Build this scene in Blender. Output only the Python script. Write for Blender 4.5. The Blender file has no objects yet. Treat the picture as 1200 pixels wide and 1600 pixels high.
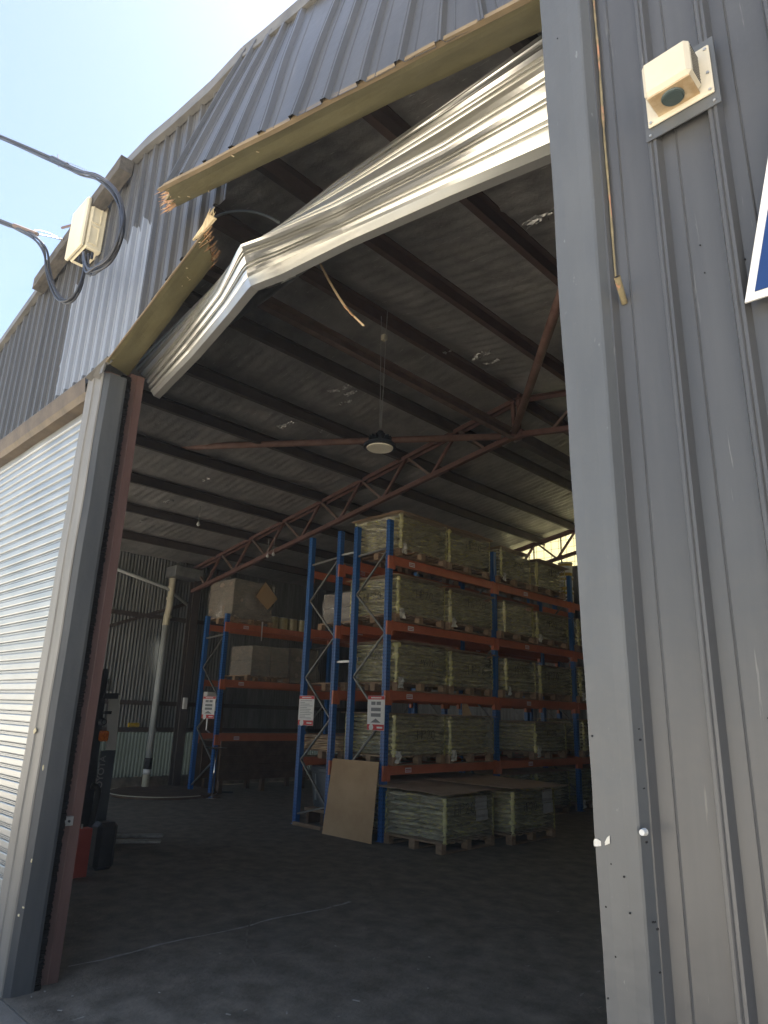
import bpy, math, random
import numpy as np
from mathutils import Vector, Matrix, noise as mn
random.seed(7)
S = bpy.context.scene
COL = S.collection
R_ = math.radians

# ------------------------------------------------------------------ camera
FPX, PITCH, ROLL, YAW, EYE = 1060.0, .289, .031, .7798, 1.65
_cy, _sy, _cp, _sp = math.cos(YAW), math.sin(YAW), math.cos(PITCH), math.sin(PITCH)
_fw = Vector((-_sy*_cp, _cy*_cp, _sp)); _r0 = Vector((_cy, _sy, 0)); _u0 = _r0.cross(_fw)
_rt = math.cos(ROLL)*_r0 + math.sin(ROLL)*_u0
_up = -math.sin(ROLL)*_r0 + math.cos(ROLL)*_u0
cam = bpy.data.cameras.new('camera'); co = bpy.data.objects.new('camera', cam); COL.objects.link(co)
cam.sensor_fit = 'VERTICAL'; cam.sensor_height = 36.0; cam.lens = 36.0*FPX/1600.0
cam.clip_start = .05; cam.clip_end = 3000
m3 = Matrix((_rt, _up, -_fw)).transposed()
co.matrix_world = Matrix.Translation((0, 0, EYE)) @ m3.to_4x4()
S.camera = co

def at(x, y, ax, val):
    """a measured point of the photograph carried onto the real plane (axis = val) it lies on"""
    d = _rt*((x-600)/FPX) - _up*((y-800)/FPX) + _fw
    o = Vector((0, 0, EYE)); t = (val-o[ax])/d[ax]
    return o + d*t

# ------------------------------------------------------------------ sky, sun, exposure
SUN_EL, SUN_AZ = R_(67), R_(-12)          # behind the building, measured from +Y towards +X
w = bpy.data.worlds.new('World'); S.world = w; w.use_nodes = True
nt = w.node_tree; nt.nodes.clear()
sky = nt.nodes.new('ShaderNodeTexSky'); sky.sky_type = 'NISHITA'; sky.sun_disc = False
sky.sun_elevation = SUN_EL; sky.sun_rotation = SUN_AZ
sky.air_density = 1.15; sky.dust_density = 1.4; sky.ozone_density = 1.0
bg = nt.nodes.new('ShaderNodeBackground'); bg.inputs[1].default_value = .052
wo = nt.nodes.new('ShaderNodeOutputWorld')
nt.links.new(sky.outputs[0], bg.inputs[0]); nt.links.new(bg.outputs[0], wo.inputs[0])
sl = bpy.data.lights.new('sun', 'SUN'); sl.energy = 5.0; sl.angle = R_(.5); sl.color = (1, .94, .84)
so = bpy.data.objects.new('sun', sl); COL.objects.link(so)
sd = Vector((math.sin(SUN_AZ)*math.cos(SUN_EL), math.cos(SUN_AZ)*math.cos(SUN_EL), math.sin(SUN_EL)))
so.rotation_euler = (-sd).to_track_quat('-Z', 'Y').to_euler(); so.location = (0, -4, 12)
S.view_settings.view_transform = 'Standard'; S.view_settings.look = 'None'
S.view_settings.gamma = 1; S.view_settings.use_curve_mapping = False
S.view_settings.exposure = 2.5
S.render.engine = 'CYCLES'
S.cycles.use_denoising = True
S.cycles.max_bounces = 10; S.cycles.diffuse_bounces = 6; S.cycles.glossy_bounces = 4
S.cycles.transparent_max_bounces = 16; S.cycles.caustics_reflective = False; S.cycles.caustics_refractive = False

# ------------------------------------------------------------------ materials
M = {}
def pmat(name, c1, c2=None, scale=4, rough=.6, metal=0.0, bump=0.0, bscale=40, stretch=(1, 1, 1), lo=.35, hi=.65,
         c3=None, s3=30, t3=.62, stretch3=None, detail=6, r2=None, spec=.5):
    m = bpy.data.materials.new(name); m.use_nodes = True; n = m.node_tree; L = n.links
    b = n.nodes['Principled BSDF']; b.inputs['Roughness'].default_value = rough
    b.inputs['Metallic'].default_value = metal; b.inputs['Specular IOR Level'].default_value = spec
    g = n.nodes.new('ShaderNodeNewGeometry')
    def mapped(st):
        mp = n.nodes.new('ShaderNodeMapping'); mp.inputs['Scale'].default_value = st
        L.new(g.outputs['Position'], mp.inputs[0]); return mp.outputs[0]
    def nz(st, sc, dt=detail):
        t = n.nodes.new('ShaderNodeTexNoise'); t.inputs['Scale'].default_value = sc; t.inputs['Detail'].default_value = dt
        t.inputs['Roughness'].default_value = .62
        L.new(mapped(st), t.inputs['Vector']); return t.outputs[0]
    def ramp(src, a, b_):
        r = n.nodes.new('ShaderNodeMapRange'); r.inputs[1].default_value = a; r.inputs[2].default_value = b_
        L.new(src, r.inputs[0]); return r.outputs[0]
    def mix(f, a, b_):
        x = n.nodes.new('ShaderNodeMix'); x.data_type = 'RGBA'
        if f is not None: L.new(f, x.inputs[0])
        for k, v in ((6, a), (7, b_)):
            if isinstance(v, tuple): x.inputs[k].default_value = (*v, 1)
            else: L.new(v, x.inputs[k])
        return x.outputs[2]
    col = c1
    if c2:
        f = ramp(nz(stretch, scale), lo, hi); col = mix(f, c1, c2)
        if r2 is not None:
            rr = n.nodes.new('ShaderNodeMapRange'); rr.inputs[3].default_value = rough; rr.inputs[4].default_value = r2
            L.new(f, rr.inputs[0]); L.new(rr.outputs[0], b.inputs['Roughness'])
    if c3:
        f3 = ramp(nz(stretch3 or stretch, s3), t3, t3+.06); col = mix(f3, col, c3)
    if isinstance(col, tuple): b.inputs['Base Color'].default_value = (*col, 1)
    else: L.new(col, b.inputs['Base Color'])
    if bump:
        bp = n.nodes.new('ShaderNodeBump'); bp.inputs['Strength'].default_value = 1; bp.inputs['Distance'].default_value = bump
        L.new(nz((1, 1, 1), bscale, 4), bp.inputs['Height']); L.new(bp.outputs[0], b.inputs['Normal'])
    m['nodes_ready'] = 1
    M[name] = m
    return m, n, b, mix, ramp, nz, g

# grey painted cladding, with one squared patch of lighter, bluer colour on the left part of the front
m, n, b, mix, ramp, nz, g = pmat('grey_paint', (.064, .066, .07), (.088, .09, .094), scale=2.2, rough=.34, bump=.004, bscale=3.5,
     stretch=(3, 1, .25), c3=(.165, .165, .16), s3=6, t3=.66, stretch3=(7, 1, .35))
def add_patch():
    L = n.links
    sep = n.nodes.new('ShaderNodeSeparateXYZ'); L.new(g.outputs['Position'], sep.inputs[0])
    def mth(op, a, b_):
        x = n.nodes.new('ShaderNodeMath'); x.operation = op
        for k, v in ((0, a), (1, b_)):
            if isinstance(v, (int, float)): x.inputs[k].default_value = v
            else: L.new(v, x.inputs[k])
        return x.outputs[0]
    ns = nz((9, 1, .01), 1.0, 1)
    top = mth('ADD', mth('MULTIPLY', ns, .45), 5.0)
    a = mth('LESS_THAN', sep.outputs[2], top)
    c = mth('LESS_THAN', sep.outputs[0], -4.28)
    d = mth('GREATER_THAN', sep.outputs[0], mth('ADD', mth('MULTIPLY', nz((.01, 1, 6), 1.0, 1), .3), -5.93))
    e = mth('GREATER_THAN', sep.outputs[2], 4.16)
    f = mth('MULTIPLY', mth('MULTIPLY', a, c), mth('MULTIPLY', d, e))
    old = b.inputs['Base Color'].links[0].from_socket
    L.new(mix(f, old, (.21, .235, .28)), b.inputs['Base Color'])
add_patch()
pmat('flashing_grey', (.084, .09, .096), (.112, .118, .123), scale=1.6, rough=.38, bump=.006, bscale=3.5, stretch=(2, 2, .5), c3=(.19, .2, .205), s3=14, t3=.68, stretch3=(3, 3, 1))
pmat('column_grey', (.135, .13, .118), (.19, .183, .168), scale=3, rough=.5, bump=.002, bscale=12, stretch=(3, 3, .4), c3=(.42, .41, .38), s3=9, t3=.71, stretch3=(6, 6, .6))
pmat('reveal_shade', (.045, .05, .057), (.068, .073, .078), scale=3, rough=.5, bump=.002, bscale=12, stretch=(3, 3, .5), c3=(.4, .4, .38), s3=10, t3=.74, stretch3=(5, 5, .5))  # darker copy of the column grey with the reveal's shade in its colour
pmat('cap_grey', (.095, .095, .093), (.145, .142, .135), scale=6, rough=.5, bump=.002, bscale=14)
pmat('old_timber', (.035, .033, .031), (.09, .08, .07), scale=9, rough=.9, bump=.006, bscale=25, stretch=(.5, 3, 3))
pmat('olive_paint', (.235, .21, .105), (.31, .28, .15), scale=3.5, rough=.62, bump=.002, bscale=16, stretch=(1, 1, 1), c3=(.5, .42, .25), s3=22, t3=.70)
pmat('olive_lip', (.17, .13, .08), (.25, .19, .115), scale=5, rough=.7, bump=.002, bscale=20)
pmat('raw_timber', (.42, .2, .1), (.62, .42, .24), scale=30, rough=.85, bump=.006, bscale=60, stretch=(.3, 2, 2))
pmat('splinter', (.5, .4, .24), (.68, .58, .4), scale=30, rough=.85, bump=.004, bscale=60, stretch=(2, 2, .3))
pmat('brown_band', (.055, .04, .026), (.105, .078, .05), scale=5, rough=.6, bump=.003, bscale=16, c3=(.34, .28, .18), s3=12, t3=.7, stretch3=(.5, 2, 5))
pmat('zinc', (.6, .595, .56), (.68, .675, .645), scale=2, rough=.33, metal=.85)
pmat('zinc_slat', (.33, .345, .35), (.43, .445, .45), scale=6, rough=.34, r2=.44, metal=.75, bump=.0012, bscale=9, stretch=(.3, 1, 1))
pmat('zinc_dull', (.2, .21, .22), (.28, .29, .3), scale=8, rough=.5, metal=.5, bump=.002, bscale=14)
pmat('black_bristle', (.006, .006, .007), (.012, .012, .013), scale=60, rough=1, bump=.006, bscale=300, spec=.1)
pmat('oxide_red', (.095, .052, .046), (.125, .07, .062), scale=5, rough=.55, bump=.0015, bscale=14, stretch=(3, 3, .5), c3=(.2, .16, .15), s3=12, t3=.76, stretch3=(6, 6, .3))
pmat('truss_red', (.1, .05, .042), (.15, .08, .068), scale=6, rough=.7, bump=.002, bscale=20)
pmat('steel_brown', (.11, .072, .058), (.17, .12, .1), scale=5, rough=.7, bump=.002, bscale=20)
pmat('purlin_brown', (.055, .045, .042), (.085, .069, .063), scale=4, rough=.75)
pmat('floor_concrete', (.105, .087, .065), (.26, .222, .172), scale=5, rough=.7, r2=.88, bump=.006, bscale=35, lo=.34, hi=.72, c3=(.4, .37, .32), s3=6, t3=.67, stretch3=(2.6, .7, 1), detail=10)
pmat('apron_concrete', (.44, .40, .33), (.56, .51, .43), scale=1.3, rough=.85, bump=.004, bscale=80, c3=(.3, .28, .24), s3=9, t3=.66, detail=10)
pmat('corrugated_old', (.13, .135, .135), (.22, .225, .22), scale=3, rough=.5, metal=.4, bump=.001, bscale=14, stretch=(1, 3, .3))
pmat('pale_wall_sheet', (.3, .36, .36), (.4, .45, .44), scale=3, rough=.5, metal=.1, stretch=(1, 3, .3))
pmat('foil', (.26, .255, .25), (.42, .41, .4), scale=3, rough=.38, r2=.55, metal=.35, bump=.012, bscale=10, c3=(.75, .75, .72), s3=8, t3=.635, stretch3=(.7, 11, 1))  # pale streaks put the lining's glints into the colour
pmat('foil_torn', (.45, .45, .44), (.8, .8, .78), scale=30, rough=.3, metal=.8, bump=.01, bscale=40)
pmat('rack_blue', (.02, .105, .33), (.026, .13, .38), scale=3, rough=.38, bump=.0006, bscale=30, stretch=(1, 1, .4), c3=(.1, .13, .2), s3=18, t3=.73)
pmat('rack_orange', (.45, .12, .05), (.54, .16, .075), scale=3, rough=.48, bump=.0006, bscale=20, c3=(.22, .07, .04), s3=11, t3=.68)
pmat('brace_grey', (.13, .13, .125), (.2, .2, .19), scale=12, rough=.5, metal=.3)
pmat('driveway', (.16, .138, .11), (.27, .24, .2), scale=1.6, rough=.85, bump=.004, bscale=70, c3=(.24, .235, .22), s3=6, t3=.66, detail=10)
pmat('pipe_rust', (.2, .105, .085), (.3, .185, .15), scale=6, rough=.6)
pmat('purlin_red', (.075, .046, .04), (.11, .072, .062), scale=4, rough=.75)
pmat('letter_grey', (.3, .3, .29), (.36, .36, .35), scale=9, rough=.6)
pmat('label_grey', (.36, .35, .34), (.44, .43, .41), scale=9, rough=.7)
pmat('scuff', (.13, .11, .085), (.25, .22, .18), scale=7, rough=.9)
pmat('galv', (.36, .37, .37), (.5, .5, .49), scale=18, rough=.42, metal=.6)
pmat('hole_black', (.006, .006, .008), rough=.9)
pmat('pallet_timber', (.2, .125, .075), (.34, .24, .15), scale=6, rough=.85, bump=.003, bscale=50, stretch=(1, 1, 3))
pmat('dark_timber', (.07, .042, .026), (.13, .08, .05), scale=5, rough=.85, bump=.003, bscale=50)
pmat('pale_timber', (.38, .27, .16), (.5, .38, .24), scale=7, rough=.85, bump=.003, bscale=50)
pmat('bag_khaki', (.3, .275, .16), (.6, .56, .35), scale=7, rough=.5, bump=.006, bscale=28, stretch=(1, 1, 3), c3=(.8, .7, .12), s3=15, t3=.57, stretch3=(1, 1, 4))
pmat('cardboard', (.46, .31, .17), (.55, .385, .22), scale=2.5, rough=.88, bump=.0015, bscale=25)
pmat('carton_grey', (.25, .2, .155), (.34, .28, .22), scale=3, rough=.85, bump=.002, bscale=20)
pmat('cardboard_dull', (.36, .245, .16), (.46, .335, .23), scale=3.5, rough=.9, bump=.002, bscale=25)
pmat('white_label', (.68, .68, .66), (.75, .75, .73), scale=9, rough=.6)
pmat('red_print', (.5, .03, .035), rough=.6)
pmat('grey_print', (.2, .21, .22), rough=.7)
pmat('ink', (.012, .012, .014), rough=.6)
pmat('pvc_cream', (.5, .47, .34), (.58, .54, .42), scale=3, rough=.5)
pmat('pvc_grey', (.34, .37, .37), (.42, .44, .43), scale=3, rough=.5, c3=(.24, .25, .25), s3=7, t3=.66)
pmat('box_cream', (.66, .6, .44), (.74, .68, .52), scale=3, rough=.5, bump=.0004, bscale=30)
pmat('vent_cream', (.58, .53, .42), (.64, .59, .48), scale=5, rough=.55, c3=(.45, .35, .22), s3=7, t3=.72)
pmat('vent_bounce', (.42, .3, .17), (.66, .55, .38), scale=14, rough=.7, bump=.001, bscale=60)  # warm ground bounce put into the colour of the cowl's underside
pmat('vent_fan', (.05, .075, .075), (.08, .11, .11), scale=14, rough=.5)
pmat('cable_black', (.012, .014, .022), (.025, .028, .036), scale=9, rough=.45)
pmat('copper_green', (.15, .12, .065), (.26, .22, .13), scale=30, rough=.6, c3=(.42, .2, .12), s3=8, t3=.55, stretch3=(4, 4, .7))
pmat('sign_blue', (.012, .035, .13), (.016, .05, .17), scale=2, rough=.3)
pmat('sign_white', (.72, .72, .7), (.8, .8, .78), scale=4, rough=.4)
pmat('forklift_dark', (.012, .014, .018), (.03, .034, .04), scale=6, rough=.4, metal=.2)
pmat('forklift_pale', (.55, .54, .48), (.62, .6, .55), scale=4, rough=.5)
pmat('forklift_orange', (.5, .12, .03), (.56, .15, .04), scale=4, rough=.45)
pmat('lens_amber', (.95, .28, .02), (.6, .08, .01), scale=40, rough=.2)
pmat('rubber', (.014, .014, .015), (.03, .03, .03), scale=9, rough=.85)
pmat('steel_worn', (.3, .3, .29), (.5, .5, .48), scale=6, rough=.35, metal=.8, stretch=(.4, 3, 3))
pmat('red_paint', (.42, .045, .028), (.5, .07, .04), scale=5, rough=.55, bump=.001, bscale=30)
pmat('bin_grey', (.06, .075, .09), (.09, .105, .12), scale=4, rough=.4)
pmat('chrome', (.8, .8, .8), rough=.12, metal=1)
pmat('white_plastic', (.62, .62, .6), (.7, .7, .68), scale=4, rough=.5)
pmat('lamp_diffuser', (.7, .66, .55), (.78, .74, .62), scale=6, rough=.5)
pmat('bucket_yellow', (.5, .32, .02), (.58, .4, .05), scale=5, rough=.35)
pmat('tin_gold', (.5, .42, .2), (.62, .56, .36), scale=22, rough=.3, metal=.5)
pmat('weed', (.05, .07, .03), (.1, .1, .05), scale=30, rough=.9)
pmat('litter', (.5, .42, .22), (.66, .6, .45), scale=20, rough=.8)
pmat('tape', (.62, .6, .52), (.72, .7, .66), scale=40, rough=.5, c3=(.15, .22, .5), s3=25, t3=.6)
pmat('chalk', (.26, .24, .21), (.42, .4, .36), scale=12, rough=.9)

def film(name, alpha, milk):
    m = bpy.data.materials.new(name); m.use_nodes = True; n = m.node_tree; L = n.links; n.nodes.clear()
    o = n.nodes.new('ShaderNodeOutputMaterial'); t = n.nodes.new('ShaderNodeBsdfTransparent')
    p = n.nodes.new('ShaderNodeBsdfPrincipled'); p.inputs['Base Color'].default_value = (*milk, 1)
    p.inputs['Roughness'].default_value = .12; p.inputs['Specular IOR Level'].default_value = .8; p.inputs['IOR'].default_value = 1.9
    g = n.nodes.new('ShaderNodeNewGeometry')
    mp = n.nodes.new('ShaderNodeMapping'); mp.inputs['Scale'].default_value = (1, 1, 2.6); L.new(g.outputs['Position'], mp.inputs[0])
    a = n.nodes.new('ShaderNodeTexNoise'); a.inputs['Scale'].default_value = 7; a.inputs['Detail'].default_value = 8; a.inputs['Roughness'].default_value = .7
    L.new(mp.outputs[0], a.inputs['Vector'])
    r = n.nodes.new('ShaderNodeMapRange'); r.inputs[1].default_value = .35; r.inputs[2].default_value = .75
    r.inputs[3].default_value = alpha; r.inputs[4].default_value = min(1, alpha+.4); L.new(a.outputs[0], r.inputs[0])
    bp = n.nodes.new('ShaderNodeBump'); bp.inputs['Strength'].default_value = 1; bp.inputs['Distance'].default_value = .012
    a2 = n.nodes.new('ShaderNodeTexNoise'); a2.inputs['Scale'].default_value = 16; a2.inputs['Detail'].default_value = 5; L.new(mp.outputs[0], a2.inputs['Vector'])
    L.new(a2.outputs[0], bp.inputs['Height']); L.new(bp.outputs[0], p.inputs['Normal'])
    x = n.nodes.new('ShaderNodeMixShader'); L.new(r.outputs[0], x.inputs[0]); L.new(t.outputs[0], x.inputs[1]); L.new(p.outputs[0], x.inputs[2])
    L.new(x.outputs[0], o.inputs[0]); M[name] = m
film('stretch_film', .13, (.5, .48, .34))
film('stretch_film_thick', .34, (.36, .34, .3))
film('film_scrap', .55, (.8, .78, .7))
film('film_glint', .35, (.85, .78, .3))  # yellow-white tint puts the corner highlights into the colour

def translucent(name, c, mixf):
    m = bpy.data.materials.new(name); m.use_nodes = True; n = m.node_tree; L = n.links; n.nodes.clear()
    o = n.nodes.new('ShaderNodeOutputMaterial'); t = n.nodes.new('ShaderNodeBsdfTranslucent'); t.inputs[0].default_value = (*c, 1)
    d = n.nodes.new('ShaderNodeBsdfDiffuse'); d.inputs[0].default_value = (*c, 1)
    x = n.nodes.new('ShaderNodeMixShader'); x.inputs[0].default_value = mixf
    g = n.nodes.new('ShaderNodeNewGeometry'); a = n.nodes.new('ShaderNodeTexNoise'); a.inputs['Scale'].default_value = 3; L.new(g.outputs['Position'], a.inputs['Vector'])
    mx = n.nodes.new('ShaderNodeMix'); mx.data_type = 'RGBA'; mx.inputs[6].default_value = (*c, 1); mx.inputs[7].default_value = (c[0]*.75, c[1]*.75, c[2]*.7, 1)
    L.new(a.outputs[0], mx.inputs[0]); L.new(mx.outputs[2], t.inputs[0])
    L.new(t.outputs[0], x.inputs[1]); L.new(d.outputs[0], x.inputs[2]); L.new(x.outputs[0], o.inputs[0]); M[name] = m
translucent('translucent_sheet', (.8, .78, .62), .3)
translucent('translucent_wall', (.02, .026, .026), .4)

# ------------------------------------------------------------------ mesh helpers
def root_loc(o):
    while o.parent: o = o.parent
    return Vector(o.location)
def tag(o, label=None, cat=None, group=None, kind=None):
    if label: o['label'] = label
    if cat: o['category'] = cat
    if group: o['group'] = group
    if kind: o['kind'] = kind
    return o
def thing(name, label, cat, loc=(0, 0, 0), group=None):
    o = bpy.data.objects.new(name, None); COL.objects.link(o); o.location = loc; o.empty_display_size = .1
    return tag(o, label, cat, group)

class MB:
    def __init__(s): s.v = []; s.f = []
    def add(s, vs, fs):
        k = len(s.v); s.v += [tuple(p) for p in vs]; s.f += [tuple(i+k for i in f) for f in fs]; return s
    def box(s, a, b, M4=None):
        x0, y0, z0 = [min(a[i], b[i]) for i in range(3)]; x1, y1, z1 = [max(a[i], b[i]) for i in range(3)]
        vs = [Vector(p) for p in ((x0,y0,z0),(x1,y0,z0),(x1,y1,z0),(x0,y1,z0),(x0,y0,z1),(x1,y0,z1),(x1,y1,z1),(x0,y1,z1))]
        if M4: vs = [M4 @ p for p in vs]
        return s.add(vs, [(0,3,2,1),(4,5,6,7),(0,1,5,4),(1,2,6,5),(2,3,7,6),(3,0,4,7)])
    def bbox(s, a, b, c=.01, M4=None):
        """box with chamfered edges"""
        lo = [min(a[i], b[i]) for i in range(3)]; hi = [max(a[i], b[i]) for i in range(3)]
        ct = Vector([(lo[i]+hi[i])/2 for i in range(3)]); h = [(hi[i]-lo[i])/2 for i in range(3)]
        c = min(c, min(h)*.8); idx = {}; vs = []
        for sx in (-1, 1):
            for sy in (-1, 1):
                for sz in (-1, 1):
                    for k in range(3):
                        o = [h[0]-c, h[1]-c, h[2]-c]; o[k] = h[k]
                        idx[(sx, sy, sz, k)] = len(vs); vs.append(ct + Vector((o[0]*sx, o[1]*sy, o[2]*sz)))
        fs = []
        S2 = (-1, 1); cyc = ((-1, -1), (1, -1), (1, 1), (-1, 1))
        for k in range(3):
            i, j = (k+1) % 3, (k+2) % 3
            for sk in S2:
                q = []
                for (p, r) in cyc:
                    t = [0, 0, 0]; t[k] = sk; t[i] = p; t[j] = r; q.append(idx[(*t, k)])
                fs.append(q if sk > 0 else q[::-1])
            for p in S2:
                for r in S2:      # edges along axis k
                    q = []
                    for (sk, ax) in ((-1, i), (1, i), (1, j), (-1, j)):
                        t = [0, 0, 0]; t[k] = sk; t[i] = p; t[j] = r; q.append(idx[(*t, ax)])
                    fs.append(q if p*r > 0 else q[::-1])
        for sx in S2:
            for sy in S2:
                for sz in S2:
                    q = [idx[(sx, sy, sz, k)] for k in range(3)]
                    fs.append(q if sx*sy*sz > 0 else q[::-1])
        if M4: vs = [M4 @ p for p in vs]
        return s.add(vs, fs)
    def beam(s, p, q, wd, ht, up=(0, 0, 1)):
        """rectangular bar from p to q: wd across, ht along up"""
        p, q = Vector(p), Vector(q); d = (q-p).normalized(); u = Vector(up)
        if abs(d.dot(u)) > .98: u = Vector((0, 1, 0))
        sd = d.cross(u).normalized(); u = sd.cross(d).normalized()
        vs = []
        for c in (p, q):
            for a, b_ in ((-1, -1), (1, -1), (1, 1), (-1, 1)): vs.append(c + sd*(a*wd/2) + u*(b_*ht/2))
        return s.add(vs, [(0,3,2,1),(4,5,6,7),(0,1,5,4),(1,2,6,5),(2,3,7,6),(3,0,4,7)])
    def angle(s, p, q, a, t=.008, up=(0, 0, 1), flip=1):
        """L section"""
        p, q = Vector(p), Vector(q); d = (q-p).normalized(); u = Vector(up)
        sd = d.cross(u).normalized(); u = sd.cross(d).normalized()
        s.beam(p+u*0, q+u*0, a, t, u); o = sd*(flip*(a/2-t/2)) - u*(a/2)
        return s.beam(p+o, q+o, t, a-t, u)
    def tube(s, path, r, seg=8, caps=True):
        path = [Vector(p) for p in path]; k = len(s.v); n = len(path)
        rs = r if isinstance(r, (list, tuple)) else [r]*n
        t0 = (path[1]-path[0]).normalized(); u = t0.orthogonal().normalized()
        for i, p in enumerate(path):
            t = (path[min(i+1, n-1)]-path[max(i-1, 0)]).normalized()
            u = (u - t*u.dot(t)).normalized(); w_ = t.cross(u)
            for j in range(seg):
                a = 2*math.pi*j/seg; s.v.append(tuple(p + (u*math.cos(a)+w_*math.sin(a))*rs[i]))
        for i in range(n-1):
            for j in range(seg):
                a, b_ = k+i*seg+j, k+i*seg+(j+1) % seg; s.f.append((a, b_, b_+seg, a+seg))
        if caps:
            s.f.append(tuple(k+j for j in range(seg))[::-1]); s.f.append(tuple(k+(n-1)*seg+j for j in range(seg)))
        return s
    def lathe(s, prof, c, seg=20):
        k = len(s.v); c = Vector(c)
        for r, z in prof:
            for j in range(seg):
                a = 2*math.pi*j/seg; s.v.append((c.x+r*math.cos(a), c.y+r*math.sin(a), c.z+z))
        for i in range(len(prof)-1):
            for j in range(seg):
                a, b_ = k+i*seg+j, k+i*seg+(j+1) % seg; s.f.append((a, b_, b_+seg, a+seg))
        s.f.append(tuple(k+j for j in range(seg))[::-1]); s.f.append(tuple(k+(len(prof)-1)*seg+j for j in range(seg)))
        return s
    def grid(s, rows):
        k = len(s.v); h, w_ = len(rows), len(rows[0])
        for r in rows: s.v += [tuple(p) for p in r]
        for i in range(h-1):
            for j in range(w_-1):
                a = k+i*w_+j; s.f.append((a, a+1, a+w_+1, a+w_))
        return s
    def slab(s, rows, t):
        """grid with thickness t given as a vector"""
        t = Vector(t); top = [[Vector(p) for p in r] for r in rows]; bot = [[p+t for p in r] for r in top]
        s.grid(top); s.grid([r[::-1] for r in bot])
        for a, b_ in ((top[0], bot[0]), (bot[-1], top[-1])): s.grid([b_, a])
        s.grid([[r[0] for r in top], [r[0] for r in bot]]); s.grid([[r[-1] for r in bot], [r[-1] for r in top]])
        return s
    def build(s, name, mat, parent=None, smooth=False, local=False, **kw):
        me = bpy.data.meshes.new(name); o_ = Vector((0, 0, 0))
        if parent is not None and not local: o_ = root_loc(parent)
        me.from_pydata([tuple(Vector(p)-o_) for p in s.v], [], s.f); me.update()
        me.materials.append(M[mat] if isinstance(mat, str) else mat)
        if smooth:
            me.polygons.foreach_set('use_smooth', [True]*len(me.polygons))
        o = bpy.data.objects.new(name, me); COL.objects.link(o); o.parent = parent
        return tag(o, **kw)

def one(name, label, cat, mb, mat, group=None, smooth=False, kind=None):
    """a thing that is a single mesh, origin at its base"""
    xs = np.array(mb.v); c = Vector(((xs[:, 0].min()+xs[:, 0].max())/2, (xs[:, 1].min()+xs[:, 1].max())/2, xs[:, 2].min()))
    mb.v = [tuple(Vector(p)-c) for p in mb.v]
    o = mb.build(name, mat, None, smooth=smooth); o.location = c
    return tag(o, label, cat, group, kind)

def copy_tree(o, parent=None):
    c = o.copy(); COL.objects.link(c); c.parent = parent
    for ch in list(o.children): copy_tree(ch, c)
    return c
def catmull(pts, n):
    pts = [Vector(p) for p in pts]; out = []
    P_ = [pts[0]*2-pts[1]] + pts + [pts[-1]*2-pts[-2]]
    for i in range(1, len(P_)-2):
        a, b_, c, d = P_[i-1:i+3]
        for k in range(n):
            t = k/n; out.append(.5*((2*b_)+(c-a)*t+(2*a-5*b_+4*c-d)*t*t+(3*b_-a-3*c+d)*t*t*t))
    out.append(pts[-1]); return out
def lerp(a, b_, t): return a+(b_-a)*t
def interp(x, xs, ys):
    return float(np.interp(x, xs, ys))

def words(txt, size, mat, parent, M4, name='lettering', thick=.001, bold=.0):
    cu = bpy.data.curves.new(name, 'FONT'); cu.body = txt; cu.size = size; cu.extrude = thick; cu.offset = bold; cu.align_x = 'CENTER'; cu.align_y = 'CENTER'
    ob = bpy.data.objects.new('tmp', cu); COL.objects.link(ob)
    dg = bpy.context.evaluated_depsgraph_get(); me = bpy.data.meshes.new_from_object(ob.evaluated_get(dg))
    bpy.data.objects.remove(ob); me.transform(Matrix.Translation(-root_loc(parent)) @ M4)
    me.materials.clear(); me.materials.append(M[mat]); o = bpy.data.objects.new(name, me); COL.objects.link(o); o.parent = parent
    return o

# ------------------------------------------------------------------ key dimensions (metres; the front wall is the plane y = F)
F = 1.79
XL, XR, YB = -14.17, 4.2, 14.0          # inside faces of left, right and back walls
RIDGE = -5.15
def roof_z(x): return 6.38-.168*abs(x-RIDGE)
_pp = [(0, 543), (30, 500), (61, 457), (120, 370), (202, 256), (240, 217), (280, 184), (340, 130), (386, 81), (420, 54), (484, 0)]
_pw = [at(a, b_, 1, F) for a, b_ in _pp]
PAR = [(-14.35, 4.75)]+[(p.x, p.z) for p in _pw]+[(XR+.15, 4.67)]
def par_z(x): return interp(x, [p[0] for p in PAR], [p[1] for p in PAR])

# ------------------------------------------------------------------ ground and floor
g_ = MB(); g_.grid([[(-300, -300, -.012), (300, -300, -.012)], [(-300, 300, -.012), (300, 300, -.012)]])
g_.build('ground', 'apron_concrete', None, kind='structure')
MB().grid([[(-30, -1.6, -.006), (30, -1.6, -.006)], [(-30, F-.019, -.006), (30, F-.019, -.006)]]).build('driveway', 'driveway', None, kind='structure')
rows = []
for j in range(61):
    y = F-.02+(YB+.1-F)*j/60; r = []
    for i in range(91):
        x = XL-.1+(XR-XL+.2)*i/90; z = .0+.004*mn.noise((x*.8, y*.8, 0))
        r.append((x, y, z))
    rows.append(r)
MB().grid(rows).build('warehouse_floor', 'floor_concrete', None, smooth=True, kind='structure')
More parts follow.
